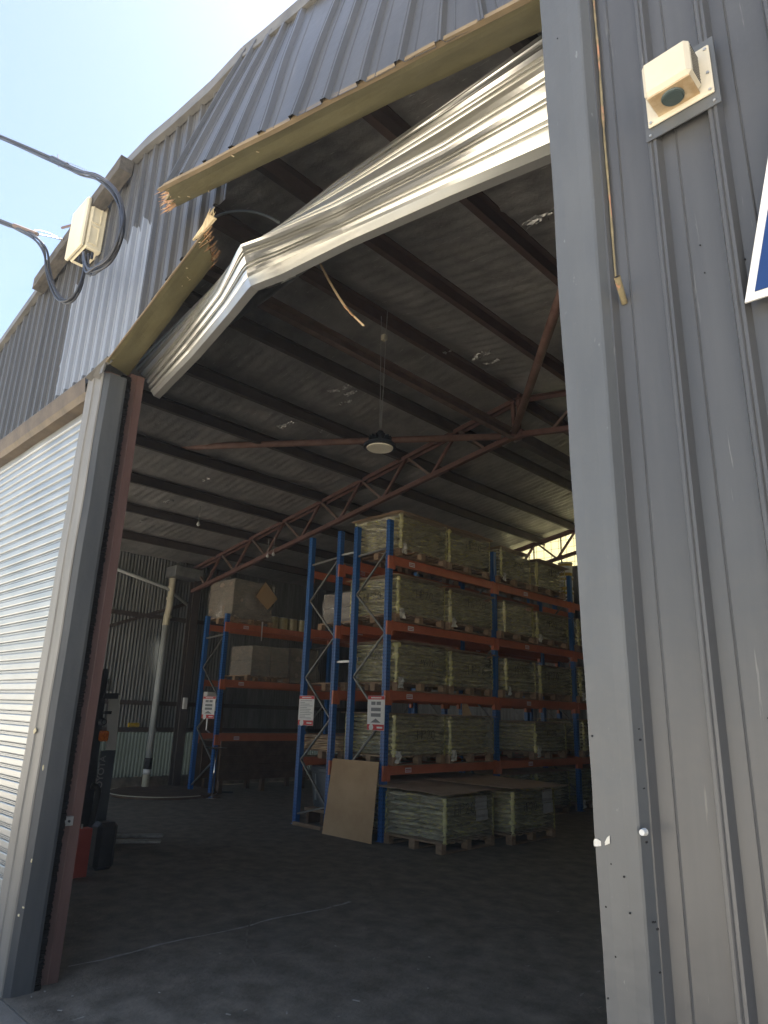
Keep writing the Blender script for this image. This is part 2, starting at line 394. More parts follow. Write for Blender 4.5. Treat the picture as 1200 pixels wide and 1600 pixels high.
# saw-cut joint filled with dust, and scuffs that read as pale lines
def ribbon(pts, wd, z, name, mat):
    pts = [Vector((p[0], p[1], z)) for p in pts]; a, b_ = [], []
    for i, p in enumerate(pts):
        t = (pts[min(i+1, len(pts)-1)]-pts[max(i-1, 0)]).normalized(); s_ = Vector((-t.y, t.x, 0))
        ww = wd*(.35+.9*random.random()); a.append(p+s_*ww/2); b_.append(p-s_*ww/2)
    return MB().grid([b_, a]).build(name, mat, None, kind='structure')
ribbon([(-5.0+.02*math.sin(i*.7)+.015*random.random(), 2.25+i*.11) for i in range(24)], .035, .008, 'floor_joint', 'chalk')
for k, (x, y, a, ln) in enumerate([(-5.6, 4.1, .5, 1.2), (-6.6, 5.2, .2, .9), (-4.4, 3.2, .9, .6), (-7.3, 4.6, 1.9, .7), (-3.6, 5.6, .3, 1.0)]):
    ribbon([(x+ln*t/12*math.cos(a+t*.05), y+ln*t/12*math.sin(a+t*.05)) for t in range(13)], .014, .0085, 'floor_scuff', 'scuff')
for k in range(12):
    x0, y0, a0 = random.uniform(-7.5, -2.5), random.uniform(2.6, 6.6), random.uniform(0, 3.1); ln = random.uniform(.5, 1.8); cv = random.uniform(-1.2, 1.2)
    x_, y_, pts_ = x0, y0, []
    for t in range(15):
        pts_.append((x_, y_)); x_ += ln/14*math.cos(a0); y_ += ln/14*math.sin(a0); a0 += cv/14
    ribbon(pts_, random.uniform(.006, .02), .0088, 'floor_scuff', 'scuff')
# expansion crack in front of the left column, with weeds
ribbon([(-4.95+.05*i+.01*random.random(), 1.70-.035*i-.02*random.random()) for i in range(16)], .05, -.004, 'pavement_crack', 'hole_black')
wd = MB()
for k in range(160):
    t = random.random(); x = -4.95+.75*t+random.gauss(0, .02); y = 1.70-.5*t+random.gauss(0, .02); h = .008+.018*random.random()
    dx, dy = random.gauss(0, .014), random.gauss(0, .014)
    wd.add([(x-.004, y, -.006), (x+.004, y, -.006), (x+dx, y+dy, h)], [(0, 1, 2)])
wd.build('weeds', 'weed', None, kind='stuff')
lt = MB()
for k in range(38):
    x = -4.7+3.4*random.random(); y = 1.9+2.4*random.random()**2; a = random.random()*3; l = .005+.018*random.random()**3; ww = .002+.005*random.random()
    c, s_ = math.cos(a), math.sin(a)
    lt.box((-l, -ww, 0), (l, ww, .002), Matrix.Translation((x, y, .006)) @ Matrix.Rotation(a, 4, 'Z') @ Matrix.Rotation(.2, 4, 'X'))
lt.build('floor_chips', 'chalk', None, kind='stuff')
lf = MB()
c0 = at(70, 1527, 2, .01)
for k in range(7):
    a = random.random()*3; lf.box((-.03, -.012, 0), (.03, .012, .004), Matrix.Translation(c0+Vector((random.gauss(0, .03), random.gauss(0, .03), .004*k))) @ Matrix.Rotation(a, 4, 'Z') @ Matrix.Rotation(random.gauss(0, .4), 4, 'X'))
one('debris', 'small heap of yellow dry leaves at the foot of the rust-coloured door guide', 'leaves', lf, 'litter')

# ------------------------------------------------------------------ cladding
P = .18
PROF = [(-.09, 0), (-.012-.078+.012, 0), (-.034, 0), (-.022, 0), (-.013, -.024), (.013, -.024), (.022, 0), (.05, 0), (.068, 0), (.073, -.0035), (.078, 0), (.0899, 0)]
PROF = [(-.09, 0), (-.078, 0), (-.022, 0), (-.012, -.026), (-.004, -.026), (0, -.022), (.004, -.026), (.012, -.026), (.022, 0), (.06, 0), (.0635, -.004), (.067, 0), (.0899, 0)]
def clad_sheet(parent, x0, k, zb, zt, y=F, name='cladding_sheet', mat='grey_paint', nz_=2):
    """k ribs wide sheet starting at x0 with bottom and top heights zb(x), zt(x)"""
    xs = []
    for i in range(k):
        for dx, dy in PROF: xs.append((x0+(i+.5)*P+dx, y+dy))
    rows_ = []
    for r in range(nz_):
        t = r/(nz_-1); rows_.append([(x, yy+.004*mn.noise((x*2, t*4, 3)), lerp(zb(x), zt(x), t)) for x, yy in xs])
    mb = MB().grid(rows_)
    return mb.build(name, mat, parent)
fw_ = thing('front_wall', 'dark grey ribbed steel front wall of the warehouse with gabled parapet', 'wall', (-4.6, F, 0))
# left part: above the left roller door and up to the torn edge beside the broken lintel
LT0, LT1 = at(168, 560, 1, F), at(324, 357, 1, F)
def zb_left(x):
    if x < -4.80: return 4.085
    if x < LT1.x: return lerp(4.10, LT1.z, (x+4.80)/(LT1.x+4.80))
    return LT1.z+.12
x = -14.2-.06
while x < -3.42:
    k = 4 if x+4*P < -3.4 else max(1, int(round((-3.38-x)/P)))
    clad_sheet(fw_, x, k, zb_left, lambda q: par_z(q)-.1); x += k*P
# right part beside the right post down to the ground
x = -.62-.09-.0
first = True
x = -.62-1.5*P
while x < XR:
    clad_sheet(fw_, x, 4, lambda q: -.008, lambda q: par_z(q)-.1, nz_=8); x += 4*P
# parapet capping
cp = MB(); pts = [Vector((a, F, b_)) for a, b_ in PAR]
for a, b_ in zip(pts[:-1], pts[1:]):
    cp = MB(); cp.beam(a+Vector((0, .03, -.05)), b_+Vector((0, .03, -.05)), .15, .10); cp.beam(a+Vector((0, -.035, -.112)), b_+Vector((0, -.035, -.112)), .05, .03)
    cp.build('capping', 'cap_grey', fw_)
# backing board seen through the gap where the sheets sagged
MB().beam((-3.45, F+.05, 5.80), (-1.9, F+.05, 5.60), .03, .22).build('backing_board', 'brown_band', fw_)
# flashing strip over the left door: worn brown band
bb = MB()
n_ = 40
rows = []
for zz, yy in ((4.09, F-.035), (4.10, F-.045), (4.085, F-.05), (3.97, F-.03), (3.93, F+.0), (3.925, F+.09)):
    rows.append([(lerp(-14.2, -5.03, i/n_)+0, yy, zz+.006*mn.noise((i*.6, zz, 1))) for i in range(n_+1)])
bb.grid(rows); bb.build('door_head_flashing', 'brown_band', fw_)
# torn scraps of sheet at the corner over the column
for (xa, ya, xb, yb) in ((138, 592, 172, 560), (150, 590, 160, 572), (158, 584, 166, 560)):
    a, b_ = at(xa, ya, 1, F-.05), at(xb, yb, 1, F-.04)
    MB().beam(a, b_, .05, .012, (0, .3, 1)).build('torn_flashing', 'cap_grey', fw_)

# left column of the opening
def wavy_prism(prof, z0, z1, n, amp, seed):
    rows_ = []
    for i in range(n+1):
        z = lerp(z0, z1, i/n)
        rows_.append([(px_+amp*mn.noise((px_*9+seed, z*1.7, 0)), py_+amp*mn.noise((py_*9+seed, z*1.7, 5)), z) for px_, py_ in prof])
    return MB().grid(rows_)
lc = thing('door_column', 'scuffed grey steel column between the left roller door and the opening', 'column', (-4.88, F, 0))
wavy_prism([(-5.03, F+.06), (-5.03, F-.025), (-4.90, F-.03), (-4.894, F-.022), (-4.76, F-.024), (-4.752, F-.016)], 0, 4.085, 40, .006, 2).build('front_flashing', 'column_grey', lc, smooth=False)
wavy_prism([(-4.751, F-.014), (-4.725, F+.02), (-4.715, F+.13), (-4.72, F+.15)], 0, 4.04, 40, .006, 6).build('side_flashing', 'reveal_shade', lc)
MB().box((-4.99, F+.0, 0), (-4.78, F+.13, 4.08)).build('steel_core', 'steel_brown', lc)
bs = MB()
for i in range(400):
    z = i*.0102; bs.box((-4.80, F+.12, z), (-4.735+random.uniform(-.012, .012), F+.19, z+.009))
bs.build('brush_seal', 'black_bristle', lc, kind='stuff')
# chipped paint: bare bits on the corner
for (xx, yy, ww, hh) in ((55, 1142, .05, .045), (68, 1200, .02, .05), (50, 1345, .02, .03), (37, 1418, .05, .012), (30, 1430, .03, .02)):
    p = at(xx, yy, 1, F-.03)
    n_ = 9; ring = [(p.x+ww*.5*math.cos(2*math.pi*i/n_)*random.uniform(.35, 1), F-.0345, p.z+hh*.5*math.sin(2*math.pi*i/n_)*random.uniform(.35, 1)) for i in range(n_)]
    MB().add(ring+[(a_, F-.030, c_) for a_, b_, c_ in ring], [tuple(range(n_))[::-1]]+[(i, (i+1) % n_, (i+1) % n_+n_, i+n_) for i in range(n_)]).build('paint_chip', 'litter', lc)
gd = thing('door_guide', 'rust-red steel roller door guide standing inside the left side of the opening', 'door guide', (-4.82, 2.04, 0))
wavy_prism([(-4.86, F+.20), (-4.80, F+.205), (-4.797, F+.25), (-4.792, F+.255), (-4.79, F+.315), (-4.84, F+.32)], 0, 4.14, 24, .003, 11).build('channel', 'oxide_red', gd)
a = at(107, 1283, 0, -4.78)
MB().bbox((-4.80, a.y-.09, a.z-.028), (-4.775, a.y+.03, a.z+.028), .003).build('fixing_plate', 'galv', gd)
MB().tube([(-4.775, a.y, a.z), (-4.765, a.y, a.z)], .008).build('bolt', 'forklift_dark', gd)

# right post of the opening
rp = thing('door_post', 'tall smooth grey flashing post on the right side of the opening', 'post', (-.9, F, 0))
prof = [(-.985, F+.2), (-.99, F-.05), (-.988, F-.058), (-.94, F-.06), (-.87, F-.058), (-.82, F-.06), (-.812, F-.056), (-.79, F-.02), (-.788, F-.003)]
rows_ = []
for i in range(121):
    z = 5.4*i/120; e = .004*mn.noise((1, z*2.2, 0))+.0015*mn.noise((4, z*11, 0))
    kx = (-.79+.905+.0145*z)/.20
    rows_.append([(-.79+(a+.79)*kx+(e if a < -.95 else .3*e), b_+.003*mn.noise((a*7, z*1.3, 9)), z-.008) for a, b_ in prof])
pf = MB().grid(rows_).build('flashing', 'flashing_grey', rp, smooth=False)
MB().box((-.895, F-.03, 0), (-.83, F+.16, 5.3)).build('steel_core', 'steel_brown', rp)
sm = MB().tube([(-.776+.003*mn.noise((z*3, 0, 0)), F-.012, z) for z in np.linspace(2.95, 5.4, 50)], [.003+.003*abs(mn.noise((z*9, 2, 0)))*2 for z in np.linspace(2.95, 5.4, 50)], 6)
sm.build('sealant_bead', 'copper_green', rp, smooth=True)
p = at(1007, 1300, 1, F-.06)
MB().tube([(p.x, F-.058, p.z), (p.x, F-.075, p.z)], [.009, .007], 10).build('bolt', 'white_plastic', rp)
tp = MB()
a0 = at(931, 1314, 1, F-.0615)
tp.grid([[(-.926+.045*t, F-.0625-.004*math.sin(t*9), a0.z-.012+.012*t*t+(.012 if r else 0)*(1+.5*math.sin(t*8))) for t in np.linspace(0, 1, 9)] for r in (0, 1)])
tp.build('torn_tape', 'tape', rp)
def holes(parent, pts, y, r=.0021):
    for (xx, yy) in pts:
        p = at(xx, yy, 1, y); rr = r*random.uniform(.8, 1.3)
        MB().tube([(p.x, y-.001, p.z), (p.x, y+.004, p.z)], rr, 8).build('screw_hole', 'hole_black', parent)
holes(rp, [(925, 1150), (998, 1139), (1000, 1156), (1006, 1232), (947, 1417), (1020, 1441), (1023, 1441), (1027, 1452), (984, 1427), (1031, 1520), (975, 1370), (1010, 1316), (871, 60), (955, 1350), (962, 1495), (950, 1560)], F-.0605)
holes(fw_, [(1094, 383), (1101, 426), (1028, 325), (1052, 497), (1055, 451), (1156, 405), (1164, 405), (1164, 450), (1141, 1298), (1118, 1170), (1068, 570), (1200, 1122)], F-.0015, .002)
ps = thing('pipe_stub', 'short cut-off copper pipe sticking out beside the right post', 'pipe', at(975, 476, 1, F))
a, b_ = at(976, 474, 1, F), at(964, 432, 1, F-.07)
MB().tube([a, b_], .0095, 12, caps=False).build('tube', 'copper_green', ps, smooth=True)
MB().tube([lerp(a, b_, .93), lerp(a, b_, .999)], .0078, 12).build('bore', 'hole_black', ps)

# ------------------------------------------------------------------ left roller door, closed, one part per slat
ld = thing('roller_door', 'closed ribbed silver roller door left of the scuffed grey column', 'roller door', (-7.5, F+.1, 0))
sp = [(0, 0), (.003, -.006), (.008, -.013), (.014, -.015), (.050, -.015), (.055, -.012), (.058, .0), (.061, .0), (.063, -.007), (.068, -.007), (.070, .0), (.0755, 0)]
proto = None
for i in range(53):
    if proto is None:
        mb = MB().grid([[(lerp(-9.4, -5.0, t/12)+7.5, dy+.0012*mn.noise((t, dz*20, 0)), dz) for t in range(13)] for dz, dy in sp])
        proto = mb.build('slat', 'zinc_slat', ld, smooth=False, local=True); s_ = proto
    else:
        s_ = proto.copy(); COL.objects.link(s_); s_.parent = ld
    s_.location = (0, 0, .0755*i+.0)
MB().box((-9.4, F+.12, 0), (-5.0, F+.135, 4.05)).build('inner_face', 'zinc_dull', ld)

# ------------------------------------------------------------------ broken lintel
def lintel(name, label, A, B, C, D, lip, lw, seed):
    """A,B front edge (hinged end, broken end); C,D back edge"""
    th = thing(name, label, 'lintel', (A+C)/2)
    N = 26; u_ = Vector((0, 0, lip))
    jag = [random.uniform(0, .09) for _ in range(8)]
    mb = MB(); rows_ = []
    for r in range(8):
        v = r/7; row = []
        for i in range(N+1):
            t = i/N*(1-jag[r]*.5*(i/N)**8)
            p = lerp(lerp(A, B, t), lerp(C, D, t), v)
            p = p + Vector((0, 0, .012*mn.noise((t*5+seed, v*2, 0)) + (.004 if r in (0, 7) else 0)))
            row.append(p)
        rows_.append(row)
    mb.slab(rows_, Vector((0, 0, .03))); mb.build('soffit_board', 'olive_paint', th)
    mb = MB(); dn = Vector((0, -lw-.002, -.004)); rows_ = []
    for h in (0, .35, .4, 1):
        rows_.append([lerp(A, B, i/N*(1-.03*h))+dn+u_*h+Vector((0, -.002 if h < .38 else .0, 0))+Vector((0, 0, .006*mn.noise((i*.3+seed, 7, 0)))) for i in range(N+1)])
    mb.slab(rows_, Vector((0, lw, 0))); mb.build('front_lip', 'olive_lip', th)
    # broken end: torn fibres and core
    d = (B-A).normalized(); core = MB()
    for k in range(85):
        v = random.random(); h = random.random()
        s0 = lerp(B, D, v)-d*.10+Vector((0, 0, .004+.022*h)); ln = .05+.13*random.random()**1.6
        e = s0+d*ln+Vector((random.gauss(0, .01), random.gauss(0, .01), random.gauss(0, .012)))
        r = .0015+.004*random.random()**2; core.tube([s0, lerp(s0, e, .6), e], [r, r*.8, .0008], 4)
    core.build('torn_fibres', 'raw_timber', th)
    for k in range(7):
        v = random.random(); t = 1-.35*random.random()**2
        p = lerp(lerp(A, B, t), lerp(C, D, t), v)-Vector((0, 0, .004)); 
        MB().box((-.012*random.random()-.003, -.003, -.001), (.008, .002, .002), Matrix.Translation(p) @ Matrix.Rotation(random.random()*3, 4, 'Z')).build('paint_flake', 'splinter', th)
    return th
RA, RB = at(850, -8, 1, F-.04), at(252, 300, 1, 1.42)
RC, RD = at(850, 48, 1, F+.22), at(262, 331, 1, 1.66)
lintel('broken_lintel', 'long olive-painted lintel board bent outward and snapped, still fixed to the right post', RA, RB, RC, RD, .022, .026, 3)
LA, LB = at(168, 566, 1, F-.045), at(321, 364, 1, F-.05)
LC, LD = at(200, 588, 1, F+.22), at(337, 408, 1, F+.2)
ll = lintel('broken_lintel', 'short olive-painted lintel stub rising from the left column with a torn end', LA, LB, LC, LD, .014, .010, 9)
# torn board standing up from the left stub
sb = MB(); a, b_ = at(303, 372, 1, F-.03), at(331, 334, 1, F-.02)
sb.slab([[at(300, 375, 1, F-.03), at(316, 352, 1, F-.035), at(325, 333, 1, F-.03)], [at(309, 368, 1, F-.03), at(321, 357, 1, F-.035), at(336, 340, 1, F-.03)]], (0, .015, 0))
for k in range(9):
    p = lerp(at(325, 335, 1, F-.03), at(335, 341, 1, F-.03), random.random()); sb.tube([p, p+Vector((.01+random.random()*.03, random.gauss(0, .01), .02+.03*random.random()))], [.005, .0006], 4)
sb.build('torn_board', 'splinter', ll)

# ------------------------------------------------------------------ peeled cladding hanging over the right lintel
pk = thing('peeled_cladding', 'grey ribbed cladding pulled outward with the snapped lintel, its ribs leaning', 'cladding', (-2, F-.2, 5))
# measured rib feet on the lintel and where each rib runs out at the capping
feet = [(268, 282), (292, 268), (328, 248), (368, 226), (413, 203), (463, 178), (512, 152), (568, 124), (628, 93), (690, 62), (756, 30), (824, -3), (900, -40)]
tops = [(388, 79), (404, 66), (428, 50), (452, 32), (476, 14), (530, 0), (564, 0), (604, 0), (649, 0), (696, 0), (752, 0), (812, -20), (893, -60)]
def lin_t(x): return (x-RA.x)/(RB.x-RA.x)
def plane_y(xpx): return interp(xpx, [250, 850], [1.42, F-.05])
ft, tp_ = [], []
for (fx, fy), (tx, ty) in zip(feet, tops):
    ft.append(at(fx, fy, 1, plane_y(fx)+.020))
    # extend the rib's line in the photograph until it meets the capping
    best = None
    for k in range(0, 400):
        s_ = 1+k*.03 if ty <= 0 else 1
        q = at(fx+(tx-fx)*s_, fy+(ty-fy)*s_, 1, F-.02)
        best = q
        if ty > 0 or q.z >= par_z(q.x)-.16: break
    tp_.append(best)
nr = len(feet)
sheets = []
def rib_pt(i, v, bow=.008):
    """centre line position i (float) of rib, v 0..1 up"""
    a = min(int(i), nr-2); t = i-a
    p = lerp(lerp(ft[a], ft[a+1], t), lerp(tp_[a], tp_[a+1], t), v)
    return p+Vector((0, -bow*math.sin(math.pi*v)*.8, 0))
prof01 = [(-.5, 0), (-.2, 0), (-.115, 0), (-.07, -.024), (-.02, -.024), (0, -.02), (.02, -.024), (.07, -.024), (.115, 0), (.33, 0), (.35, -.004), (.37, 0), (.4999, 0)]
for s0, s1 in ((0, 4), (4, 8), (8, 12)):
    rows_ = []
    for r in range(15):
        v = -.03+1.03*r/14; row = []
        for k in range(s0, s1+1):
            for dx, dy in prof01:
                i = k+dx
                if k == s1 and s1 < 12 and dx > -.4: continue
                if k == s0 and s0 > 0 and dx < -.49: pass
                i = max(0, min(nr-1.001, i)); p = rib_pt(i, v)
                row.append(p+Vector((0, dy*1.0-.003+.004*mn.noise((i*1.3, v*3, 0)), 0)))
        rows_.append(row)
    MB().grid(rows_).build('cladding_sheet', 'grey_paint', pk)

# ------------------------------------------------------------------ crumpled roller curtain
cu_ = thing('crumpled_roller_door', 'crushed silver roller door curtain hanging slanted across the top of the opening', 'roller door', (-3, 2.1, 4))
U = [0, .16, .29, .365, .44, .57, .79, 1.0]
KR = [
 (0.0,  [(206,571),(262,517),(318,462),(352,428),(400,381),(520,286),(690,166),(854,48)],  [2.14,2.13,2.10,2.08,2.05,2.03,2.03,2.03]),
 (.30,  [(214,579),(272,518),(330,452),(362,412),(408,371),(520,298),(690,186),(856,78)],  [2.14,2.09,1.99,1.90,1.90,1.98,2.06,2.10]),
 (.48,  [(226,590),(285,520),(337,452),(369,398),(412,367),(520,316),(692,224),(857,120)],  [2.14,2.03,1.86,1.70,1.76,1.93,2.06,2.15]),
 (.54,  [(229,595),(288,524),(341,454),(376,381),(420,366),(520,325),(694,234),(858,132)],  [2.14,2.03,1.84,1.66,1.74,1.92,2.06,2.17]),
 (.74,  [(233,606),(292,536),(347,466),(382,406),(430,388),(530,345),(698,260),(859,176)],  [2.15,2.04,1.87,1.72,1.82,2.00,2.13,2.22]),
 (.93,  [(237,613),(296,549),(352,481),(386,434),(434,411),(540,363),(702,291),(860,222)],  [2.16,2.06,1.90,1.77,1.89,2.06,2.19,2.27]),
 (1.0,  [(240,619),(300,557),(357,490),(391,447),(440,428),(545,376),(703,306),(861,240)],  [2.16,2.06,1.90,1.77,1.89,2.06,2.19,2.27]),
]
NU = 90
keyrows = []
for v, px_, ys in KR:
    pts = [at(a, b_, 1, y) for (a, b_), y in zip(px_, ys)]
    dense = [lerp(pts[i], pts[i+1], k/16) for i in range(len(pts)-1) for k in range(16)]+[pts[-1]]; us = []
    for i in range(len(U)-1): us += [lerp(U[i], U[i+1], k/16) for k in range(16)]
    us.append(1.0)
    arr = np.array([tuple(p) for p in dense]); uu = np.linspace(0, 1, NU+1)
    keyrows.append((v, np.stack([np.interp(uu, us, arr[:, k]) for k in range(3)], 1)))
def cur(v):
    vs = [k[0] for k in keyrows]
    for a in range(len(vs)-1):
        if v <= vs[a+1]+1e-9: break
    t = (v-vs[a])/(vs[a+1]-vs[a]); return keyrows[a][1]*(1-t)+keyrows[a+1][1]*t
NS = 6; slat = [(0, 0), (.12, -.2), (.2, -1), (.3, -1.15), (.4, -1), (.47, -.25), (.54, -.25), (.61, -1), (.7, -1.1), (.8, -1), (.88, -.2)]
slat = [(0, 0), (.05, .8), (.10, 1), (.15, .8), (.20, -.1), (.26, -.1), (.31, .8), (.36, 1), (.41, .8), (.46, 0), (.73, -.12)]
rows_ = []
vv = []
for s_ in range(NS):
    for dv, h in slat: vv.append(((s_+dv)/NS*.93, h))
vv.append((.93, 0))
grids = np.array([cur(v) for v, h in vv])
out = grids.copy()
for r in range(len(vv)):
    a, b_ = grids[max(0, r-4)], grids[min(len(vv)-1, r+4)]
    up_ = b_-a; ud = np.gradient(grids[r], axis=0)
    nrm = np.cross(up_, ud); ln = np.linalg.norm(nrm, axis=1, keepdims=True)+1e-9; nrm = nrm/ln
    nrm = np.tile(np.array([[.12, -.86, -.5]]), (NU+1, 1))
    amp = np.clip(np.linalg.norm(grids[-1]-grids[0], axis=1, keepdims=True)*.05, .006, .026)
    dent = np.array([.004*mn.noise((i*.05, r*.02, 2))+.010*mn.noise((i*.4, r*.05, 7))*math.exp(-((i/NU-.37)/.035)**2) for i in range(NU+1)])[:, None]
    out[r] = grids[r] + nrm*(-vv[r][1]*amp + dent)
MB().grid([[tuple(p) for p in row] for row in out]).build('curtain', 'zinc', cu_, smooth=False)
br = MB(); a, b_ = cur(.93), cur(1.0)
br.slab([[tuple(p) for p in lerp(a, b_, .0)], [tuple(p) for p in lerp(a, b_, .5)], [tuple(p) for p in b_]], (0, .02, 0))
rail = [lerp(a, b_, t) for t in (0, 1)]
under = [tuple(p+np.array([0, .05, -.004])) for p in b_]
br.grid([[tuple(p) for p in b_], under]); br.build('bottom_rail', 'zinc', cu_, smooth=False)
# rolled-back layer of the curtain behind
fl = MB()
tp2 = catmull([at(285, 520, 1, 2.3), at(400, 430, 1, 2.28), at(520, 345, 1, 2.26), at(690, 250, 1, 2.24)], 10)
bt2 = catmull([at(300, 548, 1, 2.34), at(410, 474, 1, 2.34), at(505, 407, 1, 2.32), at(700, 297, 1, 2.26)], 10)
fl.grid([[lerp(a, b_, t)+Vector((0, .012*math.sin(t*25), 0)) for a, b_ in zip(tp2, bt2)] for t in np.linspace(0, 1, 14)])
fl.build('curtain_back_layer', 'zinc_dull', cu_, smooth=True)
cr = MB(); rows_ = []
for j in range(9):
    rows_.append([at(lerp(398, 462, i/14), lerp(452, 430, i/14)+lerp(-16, 6, j/8)*(.4+.6*math.sin(math.pi*i/14)), 1, 1.98+.05*mn.noise((i*.9, j*.9, 3))) for i in range(15)])
cr.grid(rows_).build('crumpled_edge', 'foil_torn', cu_)
# loose conduit and strip
one('loose_conduit', 'thin grey conduit arching in the dark behind the torn left lintel stub', 'conduit', MB().tube(catmull([at(330, 342, 1, 2.35), at(352, 333, 1, 2.4), at(385, 330, 1, 2.45), at(415, 337, 1, 2.5), at(436, 348, 1, 2.5)], 6), .011, 7), 'pvc_grey', smooth=True)
st = catmull([at(500, 412, 1, 2.45), at(517, 444, 1, 2.45), at(540, 480, 1, 2.45), at(568, 509, 1, 2.45)], 8)
hs = thing('hanging_strip', 'thin pale timber strip dangling below the crushed curtain', 'strip', st[-1])
k_ = [i for i in range(len(st))]
MB().slab([[p+Vector((-.011, 0, .004)) for p in st], [p+Vector((.011, 0, -.004)) for p in st]], (0, .006, 0)).build('strip', 'pale_timber', hs)
a, b_ = st[16], st[20]
MB().beam(a+Vector((0, -.004, 0)), b_+Vector((0, -.004, 0)), .006, .026, (0, 1, 0)).build('stained_patch', 'raw_timber', hs)

# ------------------------------------------------------------------ weathered beam on the parapet, junction box, cables
wb = MB(); a, b_ = at(60, 447, 1, F-.1), at(197, 257, 1, F-.1)
rows_ = []
for i in range(31):
    p = lerp(a, b_, i/30); r = []
    for (dy, dz) in ((-.05, -.06), (.06, -.06), (.06, .06), (-.05, .065)):
        r.append(p+Vector((0, dy, dz+.012*mn.noise((i*.7, dy*30, dz*30)))))
    r.append(r[0]); rows_.append(r)
wb.grid(rows_); wb.add([rows_[0][k] for k in range(4)], [(0, 1, 2, 3)]); wb.add([rows_[-1][k] for k in range(4)], [(3, 2, 1, 0)])
one('weathered_beam', 'dark weathered timber beam fixed along the parapet behind the cream box', 'beam', wb, 'old_timber')

BX, BY = -5.28, 1.60
c_tf = at(138, 306, 0, BX); BY = c_tf.y
zt, zb = c_tf.z, at(127, 381, 0, BX).z
wl = at(114, 333, 1, BY).x
jb = thing('junction_box', 'cream plastic electrical box mounted high on the left front wall', 'junction box', ((BX+wl)/2, F, zb))
MB().bbox((wl, BY+.045, zb), (BX, F-.003, zt), .012).build('body', 'box_cream', jb)
MB().bbox((wl-.004, BY, zb-.004), (BX+.004, BY+.04, zt+.004), .012).build('lid', 'box_cream', jb)
hz = (zt-zb)
for k in range(2):
    z0 = zb+hz*(.1+.44*k); fr = MB()
    y0, y1, z1 = BY+.065, F-.055, z0+hz*.36
    for (p, q) in (((y0, z0), (y1, z0)), ((y0, z1), (y1, z1)), ((y0, z0), (y0, z1)), ((y1, z0), (y1, z1))):
        fr.beam((BX+.003, p[0], p[1]), (BX+.003, q[0], q[1]), .008, .008, (1, 0, 0))
    fr.build('knockout', 'box_cream', jb)
MB().box((wl+.06, BY+.06, zb-.006), (BX-.03, F-.06, zb-.003)).build('cable_entry', 'hole_black', jb)
MB().tube([at(112, 352, 1, BY+.08), at(97, 356, 1, BY+.08)], .012, 8).build('gland', 'oxide_red', jb)
MB().beam((BX-.1, F-.035, zt-.1), (BX-.1, F, zt-.1), .1, .05).build('bracket', 'galv', jb)

def bundle(label, ctrl, n, r, spread, cat='cable', group=None, seed=0):
    th = thing('service_cable', label, cat, at(*ctrl[0][:2], 1, ctrl[0][2]), group)
    cp_ = [at(a, b_, 1, y) for a, b_, y in ctrl]; e_ = (cp_[0]-cp_[1]).normalized()
    base = catmull([cp_[0]+e_*6+Vector((0, 0, .5)), cp_[0]+e_*2] + cp_, 10)
    for k in range(n):
        ph = 2*math.pi*k/n+seed
        pts_ = [p+Vector((math.cos(ph+i*.09), math.sin(ph*1.7+i*.05), math.sin(ph+i*.09)))*spread for i, p in enumerate(base)]
        MB().tube(pts_, r, 7).build('core', 'cable_black', th, smooth=True)
    return th, base
c1, b1 = bundle('upper bundle of black overhead cables looping round the right of the cream box',
    [(0, 214, 1.15), (80, 249, 1.30), (122, 268, 1.38), (150, 276, 1.43), (178, 298, 1.48), (192, 335, 1.5), (188, 372, 1.5), (172, 405, 1.5), (150, 421, 1.5), (139, 424, 1.52), (134, 412, 1.56), (134, 398, 1.62)], 5, .009, .017)
c2, b2 = bundle('lower bundle of black overhead cables drooping under the cream box',
    [(0, 346, 1.2), (30, 358, 1.28), (55, 372, 1.34), (70, 392, 1.38), (75, 422, 1.42), (85, 452, 1.45), (98, 470, 1.47), (115, 465, 1.5), (126, 445, 1.52), (131, 420, 1.56), (131, 398, 1.62)], 4, .009, .015, seed=1)
a, b_ = at(82, 247, 1, 1.30), at(105, 259, 1, 1.345)
MB().tube([a, b_], .022, 8).build('clamp', 'forklift_dark', c1)
MB().tube([lerp(a, b_, .3)+Vector((0, 0, .06)), lerp(a, b_, .5)-Vector((0, 0, .05))], .0035, 5).build('clamp_bolt', 'steel_brown', c1)
for dz in (.025, -.025):
    MB().tube(catmull([at(100, 256, 1, 1.34)+Vector((0, 0, dz)), at(128, 268, 1, 1.4)+Vector((0, 0, dz*1.2)), at(152, 277, 1, 1.44)], 6), .0025, 5).build('guy_wire', 'galv', c1)
a, b_ = at(22, 352, 1, 1.25), at(58, 366, 1, 1.36)
MB().tube([a, b_], .018, 8).build('clamp', 'steel_brown', c2)
MB().tube(catmull([at(58, 366, 1, 1.36), at(80, 370, 1, 1.5), at(102, 376, 1, F-.12)], 5), .006, 6).build('strain_wire', 'galv', c2, smooth=True)
MB().tube(catmull([at(50, 360, 1, 1.33), at(70, 362, 1, 1.45), at(100, 375, 1, F-.12)], 5), .004, 6).build('strain_wire', 'galv', c2, smooth=True)
gl = MB()
for k in range(5):
    q = at(124+5*k, 404-1.2*k, 1, 1.63); gl.tube([q+Vector((0, 0, .02)), q-Vector((0, 0, .03))], .011, 8)
gl.build('cable_glands', 'forklift_dark', jb)

